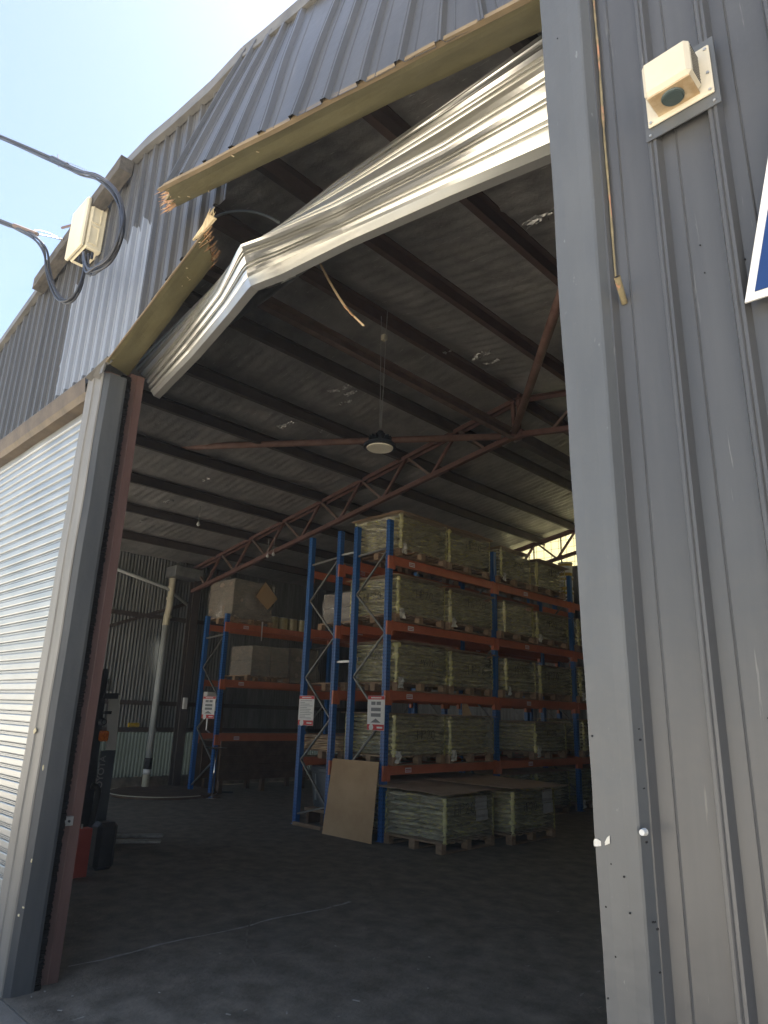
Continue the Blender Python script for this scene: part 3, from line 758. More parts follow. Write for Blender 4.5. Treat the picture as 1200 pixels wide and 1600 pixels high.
# ------------------------------------------------------------------ wall vent
vt = thing('wall_vent', 'cream louvred exhaust vent cowl on the grey wall right of the post', 'vent', (-.52, F, 3.42))
MB().box((-.635, F-.032, 3.385), (-.413, F-.028, 3.635)).build('backing_plate', 'flashing_grey', vt)
MB().bbox((-.622, F-.042, 3.425), (-.425, F-.033, 3.605), .003).build('flange', 'vent_cream', vt)
hx0, hx1, hz0, hz1, hy = -.603, -.447, 3.445, 3.578, F-.135
# cowl: tapered shell, open at the bottom
f4 = [(hx0+.012, hy, hz0), (hx1-.012, hy, hz0), (hx1-.012, hy, hz1-.01), (hx0+.012, hy, hz1-.01)]
b4 = [(hx0, F-.04, hz0), (hx1, F-.04, hz0), (hx1, F-.04, hz1), (hx0, F-.04, hz1)]
MB().bbox((hx0+.008, hy, hz0+.004), (hx1-.008, F-.041, hz1), .012).build('cowl', 'vent_cream', vt, smooth=False)
MB().box((hx0+.016, hy+.01, hz0-.002), (hx1-.016, F-.042, hz0+.004)).build('cowl_underside', 'vent_bounce', vt)
MB().tube([(-.526, F-.086, hz0-.010), (-.526, F-.086, hz0+.002)], [.027, .030], 24).build('fan_housing', 'vent_fan', vt)
MB().lathe([(.030, 0), (.033, .004), (.030, .008)], (-.526, F-.086, hz0-.008), 24).build('fan_rim', 'vent_fan', vt)
for k in range(9):
    z = hz0+.02+.0118*k
    MB().box((hx1-.012, hy+.022, z), (hx1-.0072, F-.052, z+.005)).build('louvre', 'hole_black', vt)
for (dx, dz) in ((-.612, 3.437), (-.435, 3.437), (-.435, 3.50), (-.435, 3.59), (-.612, 3.59)):
    MB().tube([(dx, F-.046, dz), (dx, F-.041, dz)], .0045, 8).build('screw', 'galv', vt)
for (dx, dz) in ((-.62, 3.40), (-.43, 3.40)):
    MB().tube([(dx, F-.036, dz), (dx, F-.031, dz)], .004, 8).build('screw', 'galv', vt)

# ------------------------------------------------------------------ sign on the right
sg = thing('wall_sign', 'dark blue sign panel with a white border at the right edge', 'sign', (-.2, F-.06, 2.7))
c = at(1163.5, 473, 1, F-.045); lf_ = at(1200, 246, 1, F-.045); bt_ = at(1200, 461.5, 1, F-.045)
du = (bt_-c).normalized(); dv = (lf_-c).normalized()
W_, H_ = .9, .62
q = [c, c+du*W_, c+du*W_+dv*H_, c+dv*H_]
MB().slab([[q[0], q[1]], [q[3], q[2]]], (0, .006, 0)).build('border', 'sign_white', sg)
i_ = .022
q2 = [c+du*i_+dv*i_, c+du*(W_-i_)+dv*i_, c+du*(W_-i_)+dv*(H_-i_), c+du*i_+dv*(H_-i_)]
MB().slab([[p+Vector((0, -.003, 0)) for p in (q2[0], q2[1])], [p+Vector((0, -.003, 0)) for p in (q2[3], q2[2])]], (0, .002, 0)).build('panel', 'sign_blue', sg)
MB().box((c.x+.1, F-.038, c.z+.08), (c.x+.8, F, c.z+.1)).build('mounting_rail', 'galv', sg)

# ------------------------------------------------------------------ building shell inside
def corrugated(x, y0, y1, z0, z1, name, mat, parent, axis=0, pitch=.076, amp=.009):
    n_ = int((y1-y0)/pitch*6); xs = [lerp(y0, y1, i/n_) for i in range(n_+1)]; rows_ = []
    for z in (z0, z1):
        if axis == 0: rows_.append([(x+amp*math.sin(2*math.pi*t/pitch), t, z if not callable(z) else z(t)) for t in xs])
        else: rows_.append([(t, x+amp*math.sin(2*math.pi*t/pitch), z if not callable(z) else z(t)) for t in xs])
    return MB().grid(rows_).build(name, mat, parent, smooth=True)
lw = thing('left_wall', 'corrugated iron side wall at the back left inside the warehouse', 'wall', (XL, 8, 0))
y = 1.9; k = 0
while y < YB:
    y1 = min(y+1.52, YB)
    corrugated(XL, y, y1, 1.12, roof_z(XL)+.02, 'wall_sheet', 'corrugated_old', lw)
    corrugated(XL-.012, y, y1, .24, 1.14, 'pale_sheet', 'translucent_wall', lw)
    y = y1
MB().box((XL-.2, 1.9, 0), (XL+.03, YB, .24)).build('plinth', 'floor_concrete', lw)
for z in (1.18, 1.72, 3.55):
    MB().beam((XL+.05, 1.9, z), (XL+.05, YB, z), .07, .09).build('girt', 'purlin_brown', lw)
MB().beam((XL+.06, 5.6, 3.0), (XL+.06, 8.1, 4.0), .06, .07).build('diagonal_brace', 'purlin_brown', lw)
bw = thing('back_wall', 'corrugated back wall with a high translucent gable at the rear', 'wall', (-5, YB, 0))
corrugated(YB, XL, XR, 0, 5.05, 'wall_sheet', 'corrugated_old', bw, axis=1)
corrugated(YB+.005, XL, -9.4, 5.05, lambda t: max(5.05, roof_z(t)), 'gable_sheet', 'corrugated_old', bw, axis=1)
corrugated(YB+.005, -2.0, XR, 5.05, lambda t: max(5.05, roof_z(t)), 'gable_sheet', 'corrugated_old', bw, axis=1)
x = -9.4
while x < -2.01:
    MB().slab([[(x, YB, 5.05), (x+.72, YB, 5.05)], [(x, YB, roof_z(x)+.0), (x+.72, YB, roof_z(x+.72)+.0)]], (0, .006, 0)).build('translucent_panel', 'translucent_sheet', bw)
    MB().box((x+.72, YB-.03, 5.05), (x+.74, YB+.004, roof_z(x+.73))).build('mullion', 'purlin_brown', bw); x += .74
gm = MB()
for k in range(38): gm.box((-9.4+.2*k, YB-.012, 5.05), (-9.4+.2*k+.006, YB-.006, roof_z(-9.4+.2*k)))
for k in range(7): gm.box((-9.4, YB-.02, 5.15+.18*k), (-2.0, YB-.014, 5.156+.18*k))
gm.build('security_mesh', 'purlin_brown', bw, kind='stuff')
rw = thing('right_wall', 'corrugated side wall on the right, hidden behind the post', 'wall', (XR, 8, 0))
corrugated(XR, 1.9, YB, 0, roof_z(XR)+.02, 'wall_sheet', 'corrugated_old', rw)

rf = thing('roof', 'pitched roof lined with wrinkled silver foil above dark purlins', 'roof', (RIDGE, 8, 4.8))
PX = [-14.1, -13.0, -11.77, -10.65, -9.47, -8.37, -7.43, -6.3, RIDGE, -4.05, -2.88, -1.7, -.5, .7, 1.9, 3.1, 4.15]
RY0, RY1 = 1.95, YB+.05
for a, b_ in zip(PX[:-1], PX[1:]):
    nx = 9; ny = 420; rows_ = []
    for i in range(nx+1):
        x = lerp(a, b_, i/nx); sag = .035*math.sin(math.pi*i/nx); r = []
        for j in range(ny+1):
            y = lerp(RY0, RY1, j/ny)
            r.append((x, y, roof_z(x)-.02-sag*(.6+.5*mn.noise((x*.5, y*.8, 1)))+.0035*math.sin(2*math.pi*y/.152+.8*mn.noise((x, y, 0)))+.02*mn.noise((x*2.2, y*3.4, 4))+.008*mn.noise((x*7, y*11, 4))))
        rows_.append(r)
    MB().grid(rows_).build('foil_lining', 'foil', rf, smooth=True)
for s_ in (-1, 1):
    xe = XL-.2 if s_ < 0 else XR+.2
    MB().slab([[(RIDGE, RY0, roof_z(RIDGE)+.03), (RIDGE, RY1, roof_z(RIDGE)+.03)], [(xe, RY0, roof_z(xe)+.03), (xe, RY1, roof_z(xe)+.03)]], (0, 0, .03)).build('roof_sheet', 'cap_grey', rf)
for x in PX[1:-1]:
    z = roof_z(x)-.10; mb = MB()
    mb.box((x-.012, RY0, z-.085), (x+.0, RY1, z+.065)); mb.box((x-.055, RY0, z-.09), (x+.012, RY1, z-.083)); mb.box((x-.0, RY0, z+.055), (x+.055, RY1, z+.063))
    mb.build('purlin', 'purlin_red' if x in (-4.05, -2.88, RIDGE) else 'purlin_brown', rf)
# torn foil rags catching light
for (xx, yy, sc) in ((532, 603, .32), (540, 625, .2), (505, 668, .14), (447, 660, .28), (322, 745, .2), (262, 780, .24), (220, 812, .18), (600, 520, .14), (625, 515, .12), (750, 550, .26), (770, 560, .2), (845, 335, .26), (548, 610, .2), (700, 545, .12), (640, 635, .12)):
    d = at(xx, yy, 1, 5)-Vector((0, 0, EYE)); kk = .168 if at(xx, yy, 1, 5).x < RIDGE else -.168
    t = (6.33-kk*RIDGE-EYE)/(d.z-kk*d.x); c = Vector((0, 0, EYE))+d*t
    mb = MB(); rows_ = []
    for j in range(7):
        rows_.append([c+Vector(((i-5)*sc*.12+.05*random.gauss(0, sc), (j-3)*sc*.07*random.uniform(.6, 1.3), -.03-.03*random.random())) for i in range(11)])
    mb.grid(rows_); mb.f = [f_ for f_ in mb.f if mn.noise((mb.v[f_[0]][0]*9, mb.v[f_[0]][1]*14, sc*50)) > .0 or random.random() < .15]; mb.build('torn_foil', 'foil_torn', rf)

def truss(y, label, x0=XL+.2, x1=XR-.1):
    th = thing('roof_truss', label, 'truss', (RIDGE, y, 4.8))
    dz = -.22
    for s_, xe in ((-1, x0), (1, x1)):
        a = Vector((RIDGE, y, roof_z(RIDGE)+dz+.07)); b_ = Vector((xe, y, roof_z(xe)+dz+.07))
        mb = MB(); mb.angle(a+Vector((0, .03, 0)), b_+Vector((0, .03, 0)), .07, .009); mb.angle(a-Vector((0, .03, 0)), b_-Vector((0, .03, 0)), .07, .009, flip=-1); mb.build('top_chord', 'truss_red', th)
        c = Vector((RIDGE, y, 5.66)); d = Vector((xe, y, 5.66-.168*abs(xe-RIDGE)+.03))
        mb = MB(); mb.beam(c, d, .075, .075); mb.build('bottom_chord', 'truss_red', th)
        n_ = 8; L_ = abs(xe-RIDGE)
        for k in range(n_):
            t0, t1, t2 = k/n_, (k+.5)/n_, (k+1)/n_
            p0, p1, p2 = lerp(a, b_, t0), lerp(c, d, t1), lerp(a, b_, t2)
            if k: 
                MB().beam(p0, p1, .045, .045, (0, 1, 0)).build('web', 'truss_red', th)
            MB().beam(p1, p2, .038, .038, (0, 1, 0)).build('web', 'steel_brown', th)
    for dx in (-.06, .06):
        MB().beam((RIDGE+dx, y, 6.3), (RIDGE+dx*.6, y, 5.64), .05, .05, (0, 1, 0)).build('king_post', 'truss_red', th)
    MB().bbox((RIDGE-.12, y-.05, 5.6), (RIDGE+.12, y+.05, 5.72), .01).build('gusset', 'truss_red', th)
    return th
TY = 7.95
truss(TY, 'red-brown steel roof truss rising to the ridge in the middle of the warehouse')
truss(13.75, 'dark roof truss far at the back in front of the bright gable')
tb = thing('ridge_tie', 'long brown channel tie running under the ridge towards the truss', 'beam', (RIDGE, 4, 5.6))
mb = MB(); mb.box((-5.24, 2.1, 5.60), (-5.23, TY-.06, 5.74)); mb.box((-5.24, 2.1, 5.60), (-5.15, TY-.06, 5.608)); mb.box((-5.24, 2.1, 5.732), (-5.15, TY-.06, 5.74)); mb.build('channel', 'steel_brown', tb)
mb = MB(); mb.box((-5.235, TY+.06, 5.58), (-5.1, 13.7, 5.74)); mb.build('rear_channel', 'purlin_brown', tb)
one('pipe_brace', 'straight rust-brown pipe brace running left from the truss node', 'brace', MB().tube([(-5.36, TY-.1, 5.66), at(330, 697, 2, 5.66), at(262, 699, 2, 5.66)], .052, 12), 'pipe_rust', smooth=True)
one('pipe_brace', 'rust-brown pipe brace climbing to the right from the truss node', 'brace', MB().tube([(-5.12, TY-.1, 5.68), at(870, 480, 2, 5.66), lerp(Vector((-5.12, TY-.1, 5.68)), at(870, 480, 2, 5.66), 2.0)], .052, 12), 'pipe_rust', smooth=True)

cm = thing('steel_column', 'dark red steel column against the corrugated side wall', 'column', (XL+.22, 8.02, 0))
mb = MB(); mb.box((XL+.1, 7.94, 0), (XL+.11, 8.12, 4.7)); mb.box((XL+.28, 7.94, 0), (XL+.29, 8.12, 4.7)); mb.box((XL+.11, 8.025, 0), (XL+.28, 8.035, 4.7)); mb.build('section', 'purlin_brown', cm)
MB().box((XL+.05, 7.88, 0), (XL+.34, 8.18, .02)).build('base_plate', 'purlin_brown', cm)
MB().bbox((XL+.29, 7.96, 1.62), (XL+.36, 8.05, 1.86), .008).build('switch_box', 'white_plastic', cm)
# drain pipe
dp = thing('drain_pipe', 'pale plastic downpipe with a black coupling against the side wall', 'pipe', (XL+.13, 7.42, 0))
xw = XL+.14
MB().tube([(xw, 7.4, .0), (xw, 7.4, .3)], .07, 14).build('lower_pipe', 'pvc_cream', dp, smooth=True)
MB().tube([(xw, 7.41, .30), (xw, 7.41, .40)], .085, 14).build('collar', 'white_plastic', dp, smooth=True)
MB().tube([(xw, 7.41, .40), (xw, 7.41, .62)], .083, 14).build('coupling', 'rubber', dp, smooth=True)
MB().tube([(xw, 7.41, .6), (xw, 7.43, 3.4)], .072, 14).build('pipe', 'pvc_grey', dp, smooth=True)
MB().tube(catmull([(xw, 7.43, 3.38), (xw, 7.44, 3.6), (xw+.02, 7.46, 3.8), (xw, 7.47, 4.0), (xw, 7.47, 4.5)], 5), .075, 14).build('bend', 'pvc_cream', dp, smooth=True)
for z in (3.55, 3.95, 4.2): MB().tube([(xw, 7.46, z), (xw, 7.46, z+.05)], .084, 14).build('joint_ring', 'pvc_cream', dp)
one('sloping_pipe', 'thin pale pipe sloping along the top of the side wall', 'pipe', MB().tube([(xw, 6.0, 4.46), (xw, 7.35, 4.2), (xw, 7.9, 3.9)], .035, 10), 'pvc_grey', smooth=True)
one('wall_duct_box', 'grey sheet metal box high on the side wall above the downpipe', 'duct', MB().bbox((XL+.05, 7.32, 4.44), (XL+.5, 8.02, 4.68), .01), 'zinc_dull')
lp = thing('round_platform', 'low round platform with a pale rim at the foot of the downpipe', 'platform', (-13.15, 7.35, 0))
MB().lathe([(1.02, .005), (1.04, .05), (1.03, .06), (.0001, .062)], (-13.15, 7.35, 0), 40).build('disc', 'dark_timber', lp)
rm = MB().tube([(-13.15+1.04*math.cos(t), 7.35+1.04*math.sin(t), .058) for t in np.linspace(-2.6, .2, 40)], .008, 5); rm.build('rim', 'pvc_cream', lp)
one('timber_sheet', 'tall brown plywood sheet leaning on the wall behind the left rack', 'board', MB().slab([[(-13.75, 8.35, 0), (-13.75, 9.0, 0)], [(-13.98, 8.4, 2.0), (-13.98, 9.05, 2.0)]], (.02, 0, 0)), 'dark_timber')
mx_ = thing('meter_box', 'white meter box with pipes mounted behind the left rack frame', 'meter', (-13.6, 8.6, 1.3))
MB().bbox((-13.75, 8.38, 1.6), (-13.6, 8.66, 2.0), .01).build('cover', 'white_plastic', mx_)
MB().tube([(-13.68, 8.5, 1.6), (-13.68, 8.5, 1.2), (-13.68, 8.7, 1.05)], .02, 6).build('pipe', 'galv', mx_)
one('green_bottle', 'small yellow-green bottle lying on the wall rail left of the downpipe', 'bottle', MB().tube([(XL+.08, 6.9, 1.27), (XL+.08, 7.12, 1.27)], .045, 8), 'bucket_yellow')

# pendant light
pl = thing('pendant_light', 'round high-bay lamp hanging on two thin wires from the ridge', 'lamp', (-5.02, 4.98, 4.52))
MB().tube([(-5.07, 4.98, 6.2), (-5.03, 4.98, 4.74)], .004, 5).build('wire', 'galv', pl)
MB().tube([(-4.97, 4.98, 6.25), (-5.01, 4.98, 4.74)], .004, 5).build('wire', 'galv', pl)
MB().bbox((-5.05, 4.96, 5.86), (-4.99, 5.02, 5.93), .006).build('connector', 'pvc_cream', pl)
MB().lathe([(.03, .2), (.05, .17), (.055, .1), (.15, .055), (.185, .03), (.185, .005), (.15, 0)][::-1], (-5.02, 4.98, 4.5), 28).build('housing', 'forklift_dark', pl, smooth=False)
MB().lathe([(.145, -.012), (.15, .001)], (-5.02, 4.98, 4.5), 28).build('diffuser', 'lamp_diffuser', pl)
for k in range(16):
    a = k*math.pi/8; MB().box((.05, -.003, .06), (.13, .003, .13), Matrix.Translation((-5.02, 4.98, 4.5)) @ Matrix.Rotation(a, 4, 'Z')).build('fin', 'forklift_dark', pl)
for (xx, yy, Y, lab) in ((310, 819, 6.2, 'tiny white bulb hanging from the foil roof near the side wall'), (418, 869, TY-.08, 'left of two tiny white bulbs clipped to the truss bottom chord'), (427, 866, TY-.08, 'right of two tiny white bulbs clipped to the truss bottom chord')):
    q = at(xx, yy, 1, Y); th = thing('small_bulb', lab, 'bulb', q, 'tiny bulbs under the roof')
    MB().lathe([(.004, -.04), (.03, -.02), (.035, 0), (.02, .03), (.012, .05)], q, 10).build('globe', 'white_plastic', th, smooth=True)
    MB().tube([q+Vector((0, 0, .05)), q+Vector((0, 0, .35))], .004, 5).build('cord', 'galv', th)

# ------------------------------------------------------------------ pallet racking
def rack(name, label, xf, xb, y0, bays, zs, ztop, bayw=2.66, ylast=None, both=True, skip_front=()):
    th = thing(name, label, 'pallet rack', ((xf+xb)/2, y0, 0))
    ys = [y0+bayw*k for k in range(bays+1)]
    if ylast: ys[-1] = ylast
    uw, ud = .075, .085
    for yi, y in enumerate(ys):
        for sx, x in ((1, xf), (-1, xb)):
            x_ = x-uw/2 if sx > 0 else x+uw/2
            mb = MB(); t = .004
            # C section opening backwards, with a centre groove on the front
            mb.box((x_-uw/2, y, 0), (x_-.010, y+.010, ztop)); mb.box((x_+.010, y, 0), (x_+uw/2, y+.010, ztop)); mb.box((x_-.010, y+.006, 0), (x_+.010, y+.012, ztop))
            mb.box((x_-uw/2, y+.010, 0), (x_-uw/2+.008, y+ud, ztop)); mb.box((x_+uw/2-.008, y+.010, 0), (x_+uw/2, y+ud, ztop))
            mb.build('upright', 'rack_blue', th)
            MB().box((x_-.06, y-.02, 0), (x_+.06, y+.11, .008)).build('base_plate', 'rack_blue', th)
            if yi < 3:
                hb = MB(); z = .06
                while z < min(ztop, 1.9 if yi else ztop):
                    for dx in (-.022, .022): hb.box((x_+dx-.005, y-.0006, z), (x_+dx+.005, y+.0002, z+.018))
                    if sx > 0:
                        for dy in (.022, .055): hb.box((x_+uw/2-.0002, y+dy-.005, z), (x_+uw/2+.0006, y+dy+.005, z+.018))
                    z += .05
                hb.build('slot_row', 'hole_black', th)
        # bracing
        z = ztop-.45; k = 0; xa, xc = xf-uw, xb+uw
        MB().beam((xa+.02, y+.045, ztop-.43), (xc-.02, y+.045, ztop-.48), .03, .03, (0, 1, 0)).build('brace', 'brace_grey', th)
        stp = .62; z = ztop-.47; side = 0
        while z > .3:
            z2 = max(z-stp, .15)
            p, q_ = (xa, xc) if side else (xc, xa)
            MB().beam((q_, y+.04, z), (p, y+.04, z2), .022, .032, (0, 1, 0)).build('brace', 'brace_grey', th); z = z2; side = 1-side
    for k in range(len(ys)-1):
        for zt_ in zs:
            for sx, x in ((1, xf), (-1, xb)):
                a, b_ = ys[k]+ud+.002, ys[k+1]-.004
                xo = x+.004 if sx > 0 else x-.004; x1 = xo-.05*sx
                mb = MB(); mb.box((xo, a, zt_-.125), (x1, b_, zt_-.0)); 
                mb.box((xo+.004*sx, a, zt_-.028), (xo, b_, zt_-.0)); mb.build('beam', 'rack_orange', th)
                for yy in (a, b_):
                    MB().box((xo+.006*sx, yy-(.0 if yy == a else .045), zt_-.20), (xo-.045*sx, yy+(.045 if yy == a else 0), zt_+.012)).build('beam_connector', 'rack_orange', th)
                if sx > 0:
                    for yy in (ys[k], ):
                        MB().box((x+.003, yy-.002, zt_-.2), (x-.03, yy+ud+.002, zt_-.0)).build('beam_connector', 'rack_orange', th)
                    yl = a+(.35+.5*k % 1.2); f_ = MB(); f_.box((xo+.0065, yl, zt_-.10), (xo+.0045, yl+.13, zt_-.035)); f_.build('beam_label', 'white_label', th)
                    for r in range(2): MB().box((xo+.0075, yl+.01, zt_-.085+.022*r), (xo+.0066, yl+.12, zt_-.075+.022*r)).build('label_print', 'red_print', th)
    return th, ys
ZS = [.96, 1.97, 2.96, 3.94]
ra, ya = rack('pallet_rack', 'tall blue and orange pallet rack full of khaki bag stacks', -6.93, -7.72, 7.15, 3, ZS, 4.5, bayw=2.68, ylast=13.8)
rb, yb = rack('pallet_rack', 'half-empty blue and orange pallet rack standing just left of the full one', -8.04, -8.84, 7.15, 3, ZS, 4.5, bayw=2.68, ylast=13.8)
rc, yc = rack('pallet_rack', 'short blue and orange pallet rack against the left side wall', -12.36, -13.2, 7.9, 2, [1.15, 2.23, 3.40], 3.58, bayw=2.9)
# spacers between the two rows
for z in (.5, 2.4, 4.1):
    MB().beam((-7.72, 7.2, z), (-8.04, 7.2, z), .03, .03).build('row_spacer', 'galv', ra)

def sign_board(px0, py0, px1, py1, Y, label, lines, pict):
    a = at(px0, py0, 1, Y); b_ = at(px1, py1, 1, Y); th = thing('load_sign', label, 'sign', ((a.x+b_.x)/2, Y, b_.z), 'notice boards hung on the rack uprights')
    x0, x1, z1, z0 = a.x, b_.x, a.z, b_.z; h = z1-z0; w_ = x1-x0
    MB().bbox((x0, Y, z0), (x1, Y+.006, z1), .001).build('board', 'white_label', th)
    MB().box((x0+.004, Y-.002, z1-h*.11), (x1-.004, Y, z1-.004)).build('header', 'red_print', th)
    MB().box((x0+.004, Y-.002, z0+.004), (x1-.004, Y, z0+h*.17)).build('footer', 'red_print', th)
    mb = MB()
    mb.box((x0+w_*.2, Y-.003, z1-h*.075), (x1-w_*.2, Y-.0021, z1-h*.045)); mb.box((x0+w_*.58, Y-.003, z0+h*.06), (x1-w_*.1, Y-.0021, z0+h*.11))
    mb.tube([(x0+w_*.25, Y-.003, z0+h*.085), (x0+w_*.25, Y-.0021, z0+h*.085)], w_*.13, 10); mb.build('reversed_print', 'white_label', th)
    mb = MB()
    if pict:
        for zz in (.78, .6, .44):
            for c in ((.22, .47), (.53, .78)) if zz > .7 else ((.22, .78),):
                mb.box((x0+w_*c[0], Y-.003, z0+h*(zz-.05)), (x0+w_*c[1], Y-.001, z0+h*(zz+.05)))
        mb.add([(x0+w_*.2, Y-.002, z0+h*.22), (x0+w_*.8, Y-.002, z0+h*.22), (x0+w_*.5, Y-.002, z0+h*.34)], [(0, 1, 2)])
    else:
        for k in range(11):
            ln = (.75, .3, .6, .8, .45, .7, .62, .8, .7, .35, .75)[k]; z = z1-h*(.17+.058*k); mb.box((x0+w_*.1, Y-.003, z-h*.008), (x0+w_*(.1+ln), Y-.001, z+h*.008))
    mb.build('print', 'grey_print', th)
    return th
sign_board(575, 1087, 600, 1142, 7.135, 'red and white picture notice on the front right upright of the full rack', 0, True)
sign_board(468, 1087, 489, 1134, 7.135, 'red and white text notice on the left upright of the half-empty rack', 1, False)
sign_board(318, 1088, 334, 1123, 7.885, 'small red and white picture notice on the short left rack', 0, True)

# ------------------------------------------------------------------ pallets and bag stacks
PW, PD, PH = 1.12, 1.0, .125          # along y, along x, high
def make_pallet():
    th = thing('wooden_pallet', 'x', 'pallet', (0, 0, 0), 'wooden pallets')
    mb0 = MB().bbox((-PD/2, -.05, PH-.02), (PD/2, .05, PH), .003); d0 = mb0.build('deck_board', 'pallet_timber', th, local=True)
    for k in range(7):
        d = d0 if k == 0 else d0.copy()
        if k: COL.objects.link(d); d.parent = th
        d.location = (0, lerp(-PW/2+.05, PW/2-.05, k/6), 0)
    b0 = MB().bbox((-PD/2, -.045, 0), (-PD/2+.1, .045, PH-.0205), .003); b0.bbox((-.05, -.045, 0), (.05, .045, PH-.0205), .003); b0.bbox((PD/2-.1, -.045, 0), (PD/2, .045, PH-.0205), .003)
    r0 = None
    for k in range(3):
        for j in range(3):
            y = (-PW/2+.045, 0, PW/2-.045)[k]; x = (-PD/2+.05, 0, PD/2-.05)[j]
            if r0 is None: r0 = MB().bbox((-.05, -.045, .016), (.05, .045, PH-.0205), .003).build('block', 'pallet_timber', th, local=True); r = r0
            else: r = r0.copy(); COL.objects.link(r); r.parent = th
            r.location = (x, y, 0)
    s0 = None
    for k in range(3):
        x = (-PD/2+.05, 0, PD/2-.05)[k]
        if s0 is None: s0 = MB().bbox((-.05, -PW/2, 0), (.05, PW/2, .0155), .003).build('base_board', 'pallet_timber', th, local=True); s = s0
        else: s = s0.copy(); COL.objects.link(s); s.parent = th
        s.location = (x, 0, 0)
    return th
pal0 = make_pallet(); pal_used = []
def pallet(x, y, z, label, rz=0):
    p = pal0 if not pal_used else copy_tree(pal0)
    pal_used.append(1); p.location = (x, y, z); p.rotation_euler.z = rz; p['label'] = label; return p

# bags: two footprints, shared meshes with slumped edges
def bag_mesh(lx, ly, lz, seed):
    nx, ny = 6, 5; vs = []; fs = []
    def pt(i, j, top):
        u, v = i/nx*2-1, j/ny*2-1
        e = max(abs(u), abs(v)); h = (1-abs(u)**5)**.35*(1-abs(v)**5)**.35 if e < 1 else 0
        x, y = u*lx/2, v*ly/2; c_ = 1-.05*(abs(u)**4)*(abs(v)**4)
        return (x*c_+.01*mn.noise((i*.7+seed, j*.8, top)), y*c_+.01*mn.noise((i*.8, j*.7+seed, top)), (lz/2)*(1+(.95*h if top else -.95*h))+.006*mn.noise((i+seed, j, top*3)))
    for top in (0, 1):
        for j in range(ny+1):
            for i in range(nx+1): vs.append(pt(i, j, top))
    n1 = (nx+1)*(ny+1)
    for j in range(ny):
        for i in range(nx):
            a = j*(nx+1)+i; fs.append((a, a+nx+1, a+nx+2, a+1)); b_ = a+n1; fs.append((b_, b_+1, b_+nx+2, b_+nx+1))
    ring = [j for j in range(nx+1)] + [(j+1)*(nx+1)+nx for j in range(ny)] + [ny*(nx+1)+nx-1-j for j in range(nx)] + [(ny-1-j)*(nx+1) for j in range(ny-1)]
    for k in range(len(ring)):
        a, b_ = ring[k], ring[(k+1) % len(ring)]; fs.append((a, b_, b_+n1, a+n1))
    me = bpy.data.meshes.new('bag'); me.from_pydata(vs, [], fs); me.update(); me.materials.append(M['bag_khaki'])
    me.polygons.foreach_set('use_smooth', [True]*len(fs)); return me
LH = .061
bagA = [bag_mesh(.49, .345, LH*1.06, k) for k in range(3)]
bagB = [bag_mesh(.36, .505, LH*1.06, k+5) for k in range(3)]
LX, LY = .98, 1.02
def add_part(name, me, parent, loc, rz=0):
    o = bpy.data.objects.new(name, me); COL.objects.link(o); o.parent = parent; o.location = loc; o.rotation_euler.z = rz; return o
def wrap_mesh(nl, seed):
    """shrink film that follows the bulging layers"""
    h = nl*LH; rows_ = []
    per = []
    n_ = 15
    cx, cy, rr = LX/2+.012, LY/2+.012, .06
    for (sx, sy, a0) in ((1, -1, -90), (1, 1, 0), (-1, 1, 90), (-1, -1, 180)):
        for k in range(5):
            a = R_(a0+90*k/4); per.append((sx*(cx-rr)+rr*math.cos(a), sy*(cy-rr)+rr*math.sin(a), 1))
        nxt = {(1, -1): (cx, -cy, cx, cy), (1, 1): (cx, cy, -cx, cy), (-1, 1): (-cx, cy, -cx, -cy), (-1, -1): (-cx, -cy, cx, -cy)}[(sx, sy)]
        for k in range(1, 14):
            t = k/14; per.append((lerp(nxt[0], nxt[2], t) if abs(nxt[0]-nxt[2]) > 0 else nxt[0], lerp(nxt[1], nxt[3], t) if abs(nxt[1]-nxt[3]) > 0 else nxt[1], 0))
    for r in range(nl*4+1):
        z = -.03+(h+.035)*r/(nl*4); ph = math.sin(math.pi*((z/LH) % 1)) if z > 0 else 0; row = []
        for (x, y, c) in per:
            b_ = .036*ph*(1+1.4*mn.noise((int(max(z,0)/LH)*3.1+seed, c*2+x, y)))-.012+.012*mn.noise((x*5+seed, y*5, z*14))+.006*mn.noise((x*14+seed, y*14, z*30))
            l = math.hypot(x, y); row.append((x*(1+b_/l*1.1), y*(1+b_/l*1.1), z))
        row.append(row[0]); rows_.append(row)
    top = [(x*.9, y*.9, h+.008) for x, y, z in rows_[-1]]; rows_.append(top)
    mb = MB().grid(rows_); me = bpy.data.meshes.new('film_wrap'); me.from_pydata([tuple(p) for p in mb.v], [], mb.f); me.update()
    me.materials.append(M['stretch_film']); me.polygons.foreach_set('use_smooth', [True]*len(mb.f)); return me
GL = {'H': [[(0, 0), (0, 1)], [(.6, 0), (.6, 1)], [(0, .5), (.6, .55)]], 'P': [[(0, 0), (0, 1), (.5, .95), (.55, .65), (.05, .5)]],
      '2': [[(0, .8), (.3, 1), (.5, .75), (.0, 0), (.6, .05)]], '0': [[(.3, 1), (.02, .7), (.05, .2), (.3, 0), (.55, .3), (.5, .8), (.3, 1)]],
      'M': [[(0, 0), (.1, 1), (.35, .4), (.6, 1), (.7, 0)]], 'G': [[(.55, .85), (.2, 1), (0, .5), (.2, 0), (.55, .15), (.5, .45), (.3, .45)]],
      'F': [[(.05, 0), (0, 1), (.5, 1)], [(0, .55), (.4, .6)]], 'J': [[(.5, 1), (.45, .1), (.2, -.1), (0, .15)]],
      '6': [[(.5, 1), (.1, .6), (.05, .15), (.35, 0), (.5, .3), (.1, .4)]], '5': [[(.5, 1), (.1, .95), (.05, .6), (.45, .5), (.45, .1), (0, 0)]]}
